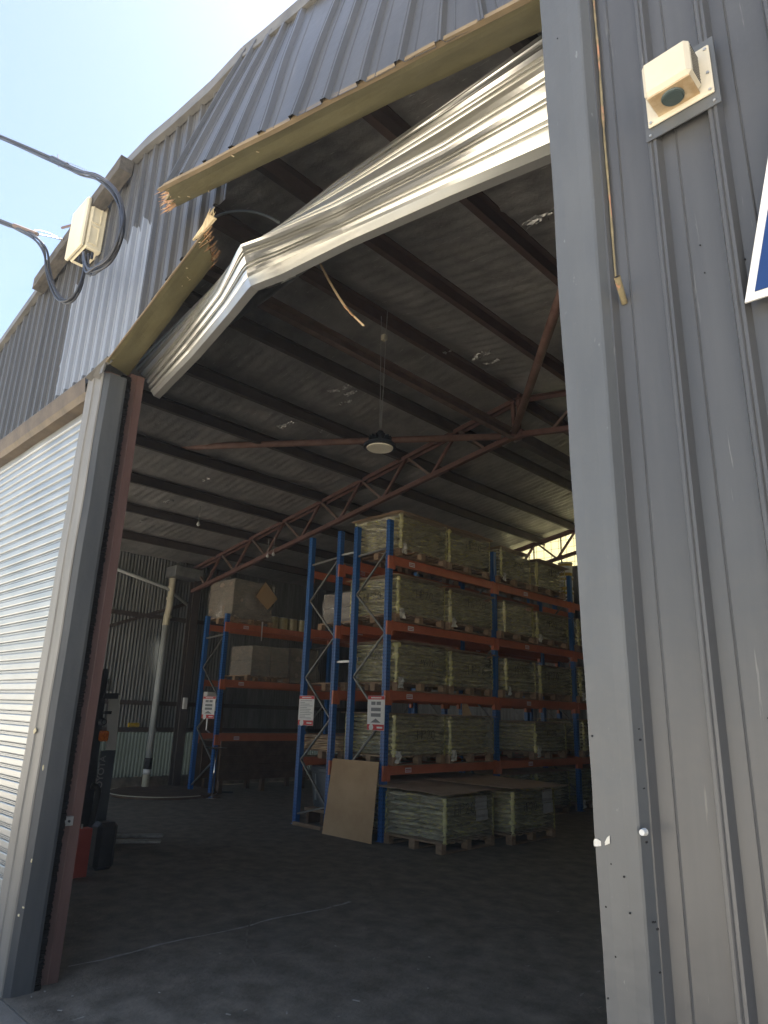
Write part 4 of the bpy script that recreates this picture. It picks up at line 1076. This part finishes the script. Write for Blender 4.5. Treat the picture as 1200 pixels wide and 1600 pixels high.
def scrawl(parent, txt, s, face, zc, off):
    mb = MB(); x = -.4*s*len(txt)
    for ch in txt:
        for st_ in GL[ch]:
            pts_ = []
            for (a, b_) in st_:
                u = x+a*s*1.05+random.gauss(0, .004); v = zc+(b_-.5)*s+random.gauss(0, .004)
                pts_.append(Vector((LX/2+.034, u+off, v)) if face == 'x' else Vector((-u*-1+off, -LY/2-.034, v)))
            if face == 'y': pts_ = [Vector((p.x, p.y, p.z)) for p in pts_]
            mb.tube(pts_, .004, 4)
        x += s*.82
    return mb.build('marker_writing', 'ink', parent, local=True)
def stack(x, y, z, label, nl=9, cap=2, txt='HP20', rz=0, seed=0, group='shrink-wrapped stacks of bags on pallets', torn=0, side=True):
    th = thing('bag_stack', label, 'bag stack', (x, y, z), group); th.rotation_euler.z = rz
    for l in range(nl):
        zz = l*LH; flip = l % 2
        for i in range(5):
            if i < 3: px_, py_, ms = -LX/2+.245, -LY/2+.17+.34*i, bagA
            else: px_, py_, ms = LX/2-.245+.06, -LY/2+.255+.51*(i-3), bagB
            if i >= 3: px_ = LX/2-.18-.065
            if flip: px_, py_ = -px_, -py_
            j = .022; add_part('bag', ms[(l+i+seed) % 3], th, (px_+random.uniform(-j, j), py_+random.uniform(-j, j), zz), random.gauss(0, .012))
    add_part('film_wrap', wrap_mesh(nl, seed*3.7), th, (0, 0, 0))
    for sx in (-1, 1):  # wrinkled strips added to carry the glints at the stack corners
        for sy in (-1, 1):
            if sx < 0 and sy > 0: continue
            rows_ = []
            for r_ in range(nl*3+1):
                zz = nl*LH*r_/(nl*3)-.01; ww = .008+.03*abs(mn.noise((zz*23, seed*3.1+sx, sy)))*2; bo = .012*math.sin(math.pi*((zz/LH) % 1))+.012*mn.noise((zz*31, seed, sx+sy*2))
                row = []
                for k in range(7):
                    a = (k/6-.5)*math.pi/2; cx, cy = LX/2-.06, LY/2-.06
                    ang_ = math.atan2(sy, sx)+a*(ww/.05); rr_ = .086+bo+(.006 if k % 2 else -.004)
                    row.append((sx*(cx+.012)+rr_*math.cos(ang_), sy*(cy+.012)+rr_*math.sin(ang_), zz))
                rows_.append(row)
            MB().grid(rows_).build('glint_fold', 'film_glint', th, smooth=True, local=True)
    h = nl*LH+.012
    for k in range(cap):
        e = .05+.02*random.random(); dx, dy = random.gauss(0, .015), random.gauss(0, .015); n_ = 10
        rows_ = [[(lerp(-LX/2-e, LX/2+e, i/n_)+dx, lerp(-LY/2-e, LY/2+e, j/n_)+dy, h+.011*k+.012*mn.noise((i*.4+seed, j*.4, k))-.018*(abs(i/n_*2-1)**6+abs(j/n_*2-1)**6)*random.uniform(.2, .6)) for i in range(n_+1)] for j in range(n_+1)]
        MB().slab(rows_, (0, 0, .005)).build('top_sheet', 'cardboard_dull', th, local=True)
    if seed % 2 == 0 or seed % 7 == 0:
        rows_ = []
        for a_ in range(6): rows_.append([(LX/2+.03+.035*random.random(), -LY/2-.02+.022*b_+.02*random.random(), -.09+.03*a_+.012*random.random()) for b_ in range(6)])
        MB().grid(rows_).build('film_scrap', 'film_scrap', th, local=True)
    if seed % 5 != 3: scrawl(th, txt, random.uniform(.10, .15), 'x', nl*LH*random.uniform(.5, .72), random.uniform(-.15, .15))
    if side and seed % 3 != 1: scrawl(th, txt, random.uniform(.09, .13), 'y', nl*LH*random.uniform(.5, .72), random.uniform(-.1, .1))
    return th
def load(x, y, z, lab, plab, wy=1.0, **kw):
    pallet(x, y, z, plab); t_ = stack(x, y, z+PH, lab, **kw); t_.scale = (1, wy, random.uniform(.96, 1.03)); t_.rotation_euler.z = random.gauss(0, .015); return t_
ORD = ['nearest', 'second', 'third', 'fourth', 'fifth']
SH = {0: 'floor under', 1: 'lowest shelf of', 2: 'second shelf of', 3: 'third shelf of', 4: 'top shelf of'}
ycs = [7.82, 9.05, 10.44, 11.62, 13.12]; yws = [1.06, 1.05, .88, 1.06, 1.0]
txts = ['HP20', 'HP26', 'MP20', 'HP20', 'JP20', 'HP20', 'MG20', 'HP26', 'MP20', 'HP20']
n_ = 0
for lv in (1, 2, 3, 4):
    for k, yy in enumerate(ycs):
        if lv == 1 and k == 2: continue
        if lv == 1 and k == 3: yy = 11.35
        z = ZS[lv-1]+.002; x = -6.86-LX/2+random.uniform(-.02, .02)
        nl = (9, 9, 9, 8, 9)[k] if lv < 4 else (9, 9, 9, 8, 0)[k]
        if lv == 4 and k == 4: continue
        load(x, yy+random.uniform(-.02, .02), z, f'wrapped khaki bag stack, {ORD[k]} along the {SH[lv]} the full rack',
             f'wooden pallet under the {ORD[k]} bag stack on the {SH[lv]} the full rack', nl=nl, cap=(2 if k < 2 and lv != 1 else 1), txt=txts[(lv*3+k) % 10], seed=lv*7+k, wy=yws[k]*random.uniform(.97, 1.02))
for k, yy in enumerate(ycs):
    load(-6.98-LX/2, yy, .004, f'wrapped khaki bag stack, {ORD[k]} of those on the floor inside the full rack', f'wooden pallet on the floor under the {ORD[k]} bag stack inside the full rack', nl=10, cap=1, txt=txts[k+2], seed=50+k, wy=yws[k])
p1 = load(-5.90-LX/2+.02, 7.13+.56, .004, 'wrapped khaki bag stack with white label, nearest one standing on the open floor', 'wooden pallet under the nearest bag stack on the open floor', nl=9, cap=0, txt='HP20', seed=31)
p2 = load(-5.72-LX/2, 8.42+.56, .004, 'wrapped khaki bag stack with white label, farther one standing on the open floor', 'wooden pallet under the farther bag stack on the open floor', nl=9, cap=0, txt='HP20', seed=37)
for p, yy in ((p1, .1), (p2, .2)):
    MB().box((LX/2+.028, yy, .36), (LX/2+.031, yy+.26, .53)).build('paper_label', 'label_grey', p, local=True)
    MB().box((LX/2+.028, yy+.02, .22), (LX/2+.031, yy+.28, .35)).build('paper_label', 'label_grey', p, local=True)
    MB().tube([(LX/2+.031, yy+.03, .51), (LX/2+.0325, yy+.03, .51)], .008, 8).build('label_dot', 'red_print', p, local=True)
def big_sheet(pts, z, label, seed):
    a, b_, c, d = [Vector(p) for p in pts]; n_ = 12
    rows_ = [[lerp(lerp(a, b_, i/n_), lerp(d, c, i/n_), j/n_)+Vector((0, 0, .02*mn.noise((i*.3+seed, j*.3, 0)))) for i in range(n_+1)] for j in range(n_+1)]
    one('cardboard_sheet', label, 'cardboard', MB().slab(rows_, (0, 0, .006)), 'cardboard_dull', group='large cardboard slip sheets on the bag stacks')
zf = .004+PH+9*LH+.02
big_sheet([(-6.95, 7.02, zf+.02), (-5.78, 7.06, zf), (-5.78, 8.36, zf), (-6.95, 8.34, zf+.03)], zf, 'large cardboard sheet lying on the nearest floor bag stack', 1)
big_sheet([(-7.0, 8.1, zf+.05), (-5.55, 8.28, zf+.035), (-5.5, 9.62, zf+.02), (-6.95, 9.55, zf+.05)], zf, 'large cardboard sheet lying on the farther floor bag stack', 5)

cbd = thing('leaning_cardboard', 'big plain brown cardboard panel leaning against the rack uprights', 'cardboard', (-7.4, 6.95, 0))
n_ = 10; q = [at(503, 1303, 1, 6.93), at(580, 1319, 1, 6.93), at(592, 1191, 1, 7.12), at(520, 1185, 1, 7.12)]
q[0].z = q[1].z = .004
rows_ = [[lerp(lerp(q[0], q[1], i/n_), lerp(q[3], q[2], i/n_), j/n_)+Vector((0, .012*math.sin(i/n_*3)+.01*mn.noise((i*.4, j*.4, 0)), 0)) for i in range(n_+1)] for j in range(n_+1)]
MB().slab(rows_, (0, .006, 0)).build('sheet', 'cardboard', cbd)

# buckets at the right end of the top shelf
for k in range(3):
    q = Vector((-7.15, 12.75, ZS[3]+.004+.30*k)); th = thing('paint_bucket', f'yellow-labelled plastic bucket, {["bottom", "middle", "top"][k]} of the stack by the post on the top shelf', 'bucket', q, 'stacked buckets')
    MB().lathe([(.125, 0), (.135, .02), (.145, .25)], q, 20).build('tub', 'bucket_yellow', th, smooth=False)
    MB().lathe([(.152, .25), (.155, .26), (.155, .285), (.12, .292)], q, 20).build('lid', 'white_plastic', th)
    MB().lathe([(.1375, .06), (.1445, .2)], q, 20).build('label', 'sign_white', th)
one('torn_carton_flap', 'torn piece of brown cardboard poking up from the lowest-shelf bag stack', 'cardboard', MB().slab([[(-6.95, 8.95, 1.66), (-6.95, 9.2, 1.66)], [(-7.0, 9.0, 1.86), (-7.02, 9.14, 1.88)]], (-.006, 0, 0)), 'cardboard')

# half-empty rack contents
bp_ = pallet(-8.44, 7.85, ZS[1]+.002, 'bare wooden pallet on the second shelf of the half-empty rack')
pallet(-8.44, 7.85, ZS[0]+.002, 'wooden pallet under the flattened boards in the half-empty rack')
ff = thing('flattened_cartons', 'pile of flattened cardboard sheets and boards on the lowest shelf of the half-empty rack', 'cardboard', (-8.44, 7.8, ZS[0]+PH))
for k in range(9):
    MB().box((-.46, -.5, 0), (.46+random.uniform(-.05, .05), .5, .018), Matrix.Translation((-8.44+random.uniform(-.03, .03), 7.8, ZS[0]+PH+.004+.024*k)) @ Matrix.Rotation(random.gauss(0, .05), 4, 'Z') @ Matrix.Rotation(random.gauss(0, .006), 4, 'X')).build('sheet', ('cardboard', 'pale_timber', 'cardboard_dull')[k % 3], ff)
def wrapped_box(name, label, cat, a, b_, mat, flm=True, tiers=1, cols=1, dent=.02, group=None):
    lo = Vector([min(a[i], b_[i]) for i in range(3)]); hi = Vector([max(a[i], b_[i]) for i in range(3)])
    th = thing(name, label, cat, ((lo.x+hi.x)/2, (lo.y+hi.y)/2, lo.z), group)
    for t in range(tiers):
        for c in range(cols):
            y0 = lerp(lo.y, hi.y, c/cols)+.004; y1 = lerp(lo.y, hi.y, (c+1)/cols)-.004
            z0 = lerp(lo.z, hi.z, t/tiers)+.001; z1 = lerp(lo.z, hi.z, (t+1)/tiers)-.004
            MB().bbox((lo.x+random.uniform(0, .01), y0, z0), (hi.x-random.uniform(0, .012), y1, z1), .008).build('carton', mat, th)
    if flm:
        rows_ = []; n_ = 14
        for r in range(16):
            z = lerp(lo.z-.03, hi.z+.006, r/15); row = []
            for (p, q_) in (((lo.x, lo.y), (hi.x, lo.y)), ((hi.x, lo.y), (hi.x, hi.y)), ((hi.x, hi.y), (lo.x, hi.y)), ((lo.x, hi.y), (lo.x, lo.y))):
                for k in range(n_):
                    x_, y_ = lerp(p[0], q_[0], k/n_), lerp(p[1], q_[1], k/n_)
                    cxx, cyy = (lo.x+hi.x)/2, (lo.y+hi.y)/2; l = math.hypot(x_-cxx, y_-cyy); b2 = .018+dent*mn.noise((x_*5, y_*5, z*6))
                    row.append((x_+(x_-cxx)/l*b2, y_+(y_-cyy)/l*b2, z))
            row.append(row[0]); rows_.append(row)
        MB().grid(rows_).build('film_wrap', 'stretch_film_thick', th, smooth=False)
    return th
wrapped_box('wrapped_cartons', 'brown cartons in clear film on the third shelf of the half-empty rack', 'cartons', (-8.9, 7.6, ZS[2]+PH+.004), (-8.1, 8.6, ZS[2]+.62), 'carton_grey', tiers=2, cols=2)
pallet(-8.46, 8.1, ZS[2]+.002, 'wooden pallet under the filmed cartons on the third shelf of the half-empty rack')
sk = MB(); rows_ = []
for j in range(9):
    ph = math.pi*j/8; rows_.append([(-8.4+.26*math.sin(ph)*math.cos(t)*(1+.2*mn.noise((t, j*.5, 0))), 8.25+.3*math.sin(ph)*math.sin(t), ZS[1]+.30-.28*math.cos(ph)*(1+.1*mn.noise((t, j, 1)))) for t in np.linspace(0, 2*math.pi, 17)])
sk.grid(rows_); one('white_sack', 'pale slumped sack on the second shelf of the half-empty rack', 'sack', sk, 'white_label', smooth=True)
gb = thing('storage_bin', 'dark grey plastic bin standing on the floor under the half-empty rack', 'bin', (-8.42, 7.75, .22))
r0, r1 = [], []
mb = MB(); lo4 = [(-8.76, 7.42), (-8.14, 7.42), (-8.14, 8.1), (-8.76, 8.1)]
ctr = Vector((-8.45, 7.76, 0)); rows_ = []
for z, s_ in ((.24, .86), (.3, .9), (.74, 1.0), (.76, 1.05), (.80, 1.05), (.80, .95)):
    rows_.append([(ctr.x+(x_-ctr.x)*s_, ctr.y+(y_-ctr.y)*s_, z) for x_, y_ in lo4+lo4[:1]])
mb.grid(rows_); mb.add([rows_[0][k] for k in range(4)], [(3, 2, 1, 0)]); mb.build('tub', 'bin_grey', gb)
MB().bbox((-8.77, 7.4, .8), (-8.13, 8.12, .84), .02).build('lid', 'bin_grey', gb)
for x_ in (-8.66, -8.26): MB().beam((x_, 7.44, .34), (x_, 7.425, .72), .02, .02).build('rib', 'pvc_grey', gb)
bt = thing('bin_stand', 'low dark timber stand under the grey bin', 'stand', (-8.45, 7.75, 0))
MB().box((-8.82, 7.36, .18), (-8.08, 8.16, .225)).build('top', 'pallet_timber', bt)
for x_ in (-8.78, -8.45, -8.12): MB().box((x_-.03, 7.4, .0), (x_+.03, 8.12, .18)).build('bearer', 'dark_timber', bt)
one('low_kerb_board', 'grey timber board lying on the floor between the rack uprights', 'board', MB().bbox((-8.75, 7.08, .003), (-8.1, 7.13, .05), .004), 'pallet_timber')

# short rack contents
pallet(-12.85, 8.55, 3.402, 'wooden pallet under the big filmed carton on the short left rack')
bigc = wrapped_box('wrapped_cartons', 'big carton load in shiny film with a loose flap atop the short rack', 'cartons', (-13.3, 8.02, 3.53), (-12.36, 9.05, 4.34), 'carton_grey', tiers=1, cols=1, dent=.06)
q = [at(a, b_, 0, -12.28) for a, b_ in ((400, 932), (418, 953), (434, 936), (415, 909))]
MB().slab([[q[0], q[1]], [q[3], q[2]]], (-.006, 0, 0)).build('loose_flap', 'cardboard', bigc)
MB().slab([[(-12.33, 8.78, 3.5), (-12.33, 8.82, 3.5)], [(-12.32, 8.79, 3.08), (-12.32, 8.81, 3.08)]], (-.002, 0, 0)).build('film_tail', 'white_label', bigc)
for k in range(4):
    q = Vector((-12.6-.0*k, 9.28+.27*k, 3.404)); th = thing('gold_tin', f'gold and white tin, {ORD[k]} of four in a row on the short left rack', 'tin', q, 'row of gold tins')
    MB().lathe([(.12, 0), (.12, .27)], q, 18).build('can', 'tin_gold', th); MB().lathe([(.123, .27), (.123, .285), (.1, .285)], q, 18).build('lid', 'galv', th)
wrapped_box('carton_stack', 'four brown cartons in film on the middle shelf of the short left rack', 'cartons', (-13.15, 8.62, 2.36), (-12.36, 9.62, 2.98), 'carton_grey', tiers=2, cols=2, dent=.02)
pallet(-12.86, 9.1, 2.232, 'wooden pallet under the four cartons on the short left rack')
wrapped_box('filmed_bale', 'bulky brown bale in loose film right of the cartons on the short rack', 'bale', (-13.15, 9.72, 2.25), (-12.4, 10.5, 3.02), 'carton_grey', dent=.06)
tc = thing('timber_crate', 'long dark timber crate on legs under the short left rack', 'crate', (-13.0, 9.3, 0))
for k in range(5): MB().bbox((-12.62, 8.2, .25+.16*k), (-12.58, 10.5, .25+.16*k+.152), .004).build('plank', 'dark_timber', tc)
MB().box((-13.3, 8.2, 1.0), (-12.56, 10.5, 1.04)).build('top', 'dark_timber', tc); MB().box((-13.3, 8.2, .25), (-13.26, 10.5, 1.0)).build('back', 'dark_timber', tc)
for yy in (8.25, 9.3, 10.4):
    for xx in (-13.25, -12.7): MB().box((xx, yy, 0), (xx+.09, yy+.09, .25)).build('leg', 'dark_timber', tc)
cs = thing('chrome_stand', 'thin chrome pole stand with a small tray beside the short left rack', 'stand', (-12.14, 7.81, 0))
MB().tube([(-12.14, 7.81, .02), (-12.14, 7.81, .88)], .012, 10).build('pole', 'chrome', cs, smooth=True)
MB().lathe([(.17, 0), (.16, .012), (.02, .03)], (-12.14, 7.81, 0.003), 20).build('foot', 'chrome', cs)
MB().bbox((-12.3, 7.66, .9), (-11.98, 7.96, .93), .008).build('tray', 'chrome', cs)
MB().tube([(-12.14, 7.81, .86), (-12.14, 7.81, .9)], .02, 10).build('collar', 'rubber', cs)
one('floor_hose', 'thin black hose lying on the floor at the foot of the side wall', 'hose', MB().tube(catmull([(-13.9, 8.4, .02), (-13.4, 8.6, .02), (-12.9, 8.3, .02), (-12.6, 8.6, .02)], 8), .014, 6), 'rubber', smooth=True)

# ------------------------------------------------------------------ forklift behind the left column
fk = thing('forklift', 'dark forklift parked behind the red door guide, its mast side lettered TOYOTA', 'forklift', (-9.1, 3.5, 0))
ang = math.atan2(.77, .49); Rz = Matrix.Translation((-8.86, 3.86, 0)) @ Matrix.Rotation(ang-math.pi/2, 4, 'Z')   # local +y = fork direction
def fbox(a, b_, name, mat, c=.008): return MB().bbox(a, b_, c, Rz).build(name, mat, fk)
for s_ in (-1, 1):
    fbox((s_*.30-.035, -.10, .06), (s_*.30+.035, .0, 2.0), 'mast_rail', 'forklift_dark')
    fbox((s_*.22-.03, -.08, .08), (s_*.22+.03, .02, 1.9), 'inner_rail', 'forklift_dark')
    fbox((s_*.2-.05, .05, .08), (s_*.2+.05, 1.0, .115), 'fork_tine', 'steel_worn', .01)
    fbox((s_*.2-.05, .03, .08), (s_*.2+.05, .07, .6), 'fork_shank', 'forklift_dark')
    MB().tube([Rz @ Vector((s_*.1, -.05, .1)), Rz @ Vector((s_*.1, -.05, 1.6))], .03, 10).build('lift_cylinder', 'steel_worn', fk, smooth=True)
for z in (.25, .55, 1.1, 1.95): fbox((-.34, -.09, z), (.34, -.03, z+.07), 'cross_member', 'forklift_dark')
for k in range(5): fbox((-.38+.18*k, .02, .55), (-.35+.18*k, .045, 1.05), 'backrest_bar', 'forklift_dark')
fbox((-.40, .02, 1.03), (.40, .05, 1.07), 'backrest_rail', 'forklift_dark')
fbox((-.42, -1.55, .18), (.42, -.25, .8), 'body', 'forklift_orange', .05)
fbox((-.42, -1.75, .22), (.42, -1.4, .95), 'counterweight', 'forklift_dark', .08)
fbox((-.22, -1.2, .8), (.22, -.8, .9), 'seat', 'rubber', .04)
fbox((-.22, -1.28, .85), (.22, -1.18, 1.25), 'seat_back', 'rubber', .04)
for s_ in (-1, 1):
    MB().beam(Rz @ Vector((s_*.4, -.35, .75)), Rz @ Vector((s_*.38, -.5, 1.95)), .05, .05).build('guard_pillar', 'forklift_dark', fk)
    MB().beam(Rz @ Vector((s_*.4, -1.4, .85)), Rz @ Vector((s_*.38, -1.3, 1.95)), .05, .05).build('guard_pillar', 'forklift_dark', fk)
for k in range(6): fbox((-.38, -1.3+.15*k, 1.93), (.38, -1.26+.15*k, 1.97), 'guard_bar', 'forklift_dark')
for (yy, r) in ((-.25, .27), (-1.35, .23)):
    for s_ in (-1, 1):
        MB().tube([Rz @ Vector((s_*.33, yy, r)), Rz @ Vector((s_*.48, yy, r))], r, 24).build('tyre', 'rubber', fk)
        MB().tube([Rz @ Vector((s_*.475, yy, r)), Rz @ Vector((s_*.485, yy, r))], r*.5, 16).build('wheel_rim', 'forklift_pale', fk)
# side panel facing the opening, as seen past the guide
def face_quad(px_, X, th_, name, mat):
    q = [at(a, b_, 0, X) for a, b_ in px_]; return MB().slab([[q[0], q[1]], [q[3], q[2]]], (-th_, 0, 0)).build(name, mat, fk)
XF = -8.45
face_quad([(166, 1172), (181, 1172), (188, 1086), (171, 1086)], XF, .02, 'side_panel', 'forklift_pale')
face_quad([(141, 1300), (163, 1300), (181, 1173), (158, 1173)], XF, .02, 'lettered_panel', 'bin_grey')
face_quad([(162, 1092), (184, 1092), (186, 1083), (164, 1083)], XF+.03, .03, 'top_bracket', 'forklift_dark')
face_quad([(160, 1116), (174, 1116), (175, 1111), (161, 1111)], XF+.03, .03, 'lamp_bracket', 'forklift_dark')
face_quad([(166, 1079), (169, 1079), (172, 1060), (169, 1060)], XF+.02, .02, 'polished_strip', 'steel_worn')
face_quad([(172.5, 1080), (174, 1080), (176.5, 1056), (175, 1056)], XF+.02, .02, 'polished_strip', 'steel_worn')
face_quad([(120, 1300), (140, 1300), (170, 1045), (140, 1045)], XF-.05, .03, 'mast_cover', 'forklift_dark')
q = at(161, 1128, 0, XF+.05); MB().tube([q+Vector((-.03, 0, 0)), q+Vector((.03, 0, 0))], [.05, .035], 14).build('work_lamp', 'forklift_dark', fk)
MB().tube([q+Vector((.03, 0, 0)), q+Vector((.034, 0, 0))], [.03, .028], 14).build('lamp_glass', 'chrome', fk)
q = at(162, 1150, 0, XF+.05); MB().bbox((q.x-.03, q.y-.055, q.z-.06), (q.x+.03, q.y+.055, q.z+.06), .015).build('indicator_lamp', 'lens_amber', fk)
# TOYOTA lettering reading upwards on the panel
a, b_ = at(153, 1245, 0, XF+.002), at(164, 1188, 0, XF+.002)
up_ = Vector((0, 0, 1)); cpt = (a+b_)/2; H2 = (b_-a).length
cpt = at(157.5, 1211, 0, XF+.006)
M4 = Matrix.Translation(Vector((XF+.006, cpt.y, cpt.z))) @ Matrix(((0, 0, 1), (0, -1, 0), (1, 0, 0))).to_4x4()
words('TOYOTA', .105, 'letter_grey', fk, M4, bold=.0012)
MB().tube(catmull([at(143, 1228, 0, XF+.06), at(150, 1230, 0, XF+.06), at(153, 1238, 0, XF+.06), at(148, 1262, 0, XF+.05), at(140, 1300, 0, XF+.03)], 5), .035, 8).build('hydraulic_hose', 'rubber', fk, smooth=True)

rbx = thing('red_bollard', 'short square red steel post standing behind the rust-coloured door guide', 'bollard', (-7.3, 3.2, 0))
q0, q1 = at(108, 1374, 2, 0), at(126, 1372, 2, 0)
zt2 = at(126, 1296, 0, (q0.x+q1.x)/2).z
MB().bbox((q0.x-.12, q0.y-.02, 0), (q0.x, q0.y+.17, zt2), .006).build('post', 'red_paint', rbx)
MB().tube([(q0.x-.04, q0.y+.07, zt2), (q0.x-.04, q0.y+.07, zt2+.04)], .01, 8).build('pin', 'galv', rbx)
one('dark_block', 'small dark block standing beside the short red post', 'bin', MB().bbox((-7.72, 3.5, .003), (-7.5, 3.72, .46), .04), 'forklift_dark')  # plain block standing in for an unidentified dark shape
# ------------------------------------------------------------------ thin volume added to lift the interior blacks
m = bpy.data.materials.new('veil_haze'); m.use_nodes = True; n = m.node_tree; n.nodes.clear()
v = n.nodes.new('ShaderNodeVolumePrincipled'); o = n.nodes.new('ShaderNodeOutputMaterial'); v.inputs['Density'].default_value = .0035
v.inputs['Color'].default_value = (1, .96, .9, 1); n.links.new(v.outputs[0], o.inputs['Volume']); M['veil_haze'] = m
MB().box((-310, -310, -1.1), (310, 310, 9)).build('veil_haze', 'veil_haze', None, kind='stuff')
print('objects', len(bpy.data.objects), 'tris', sum(len(o.data.polygons) for o in bpy.data.objects if o.type == 'MESH'))
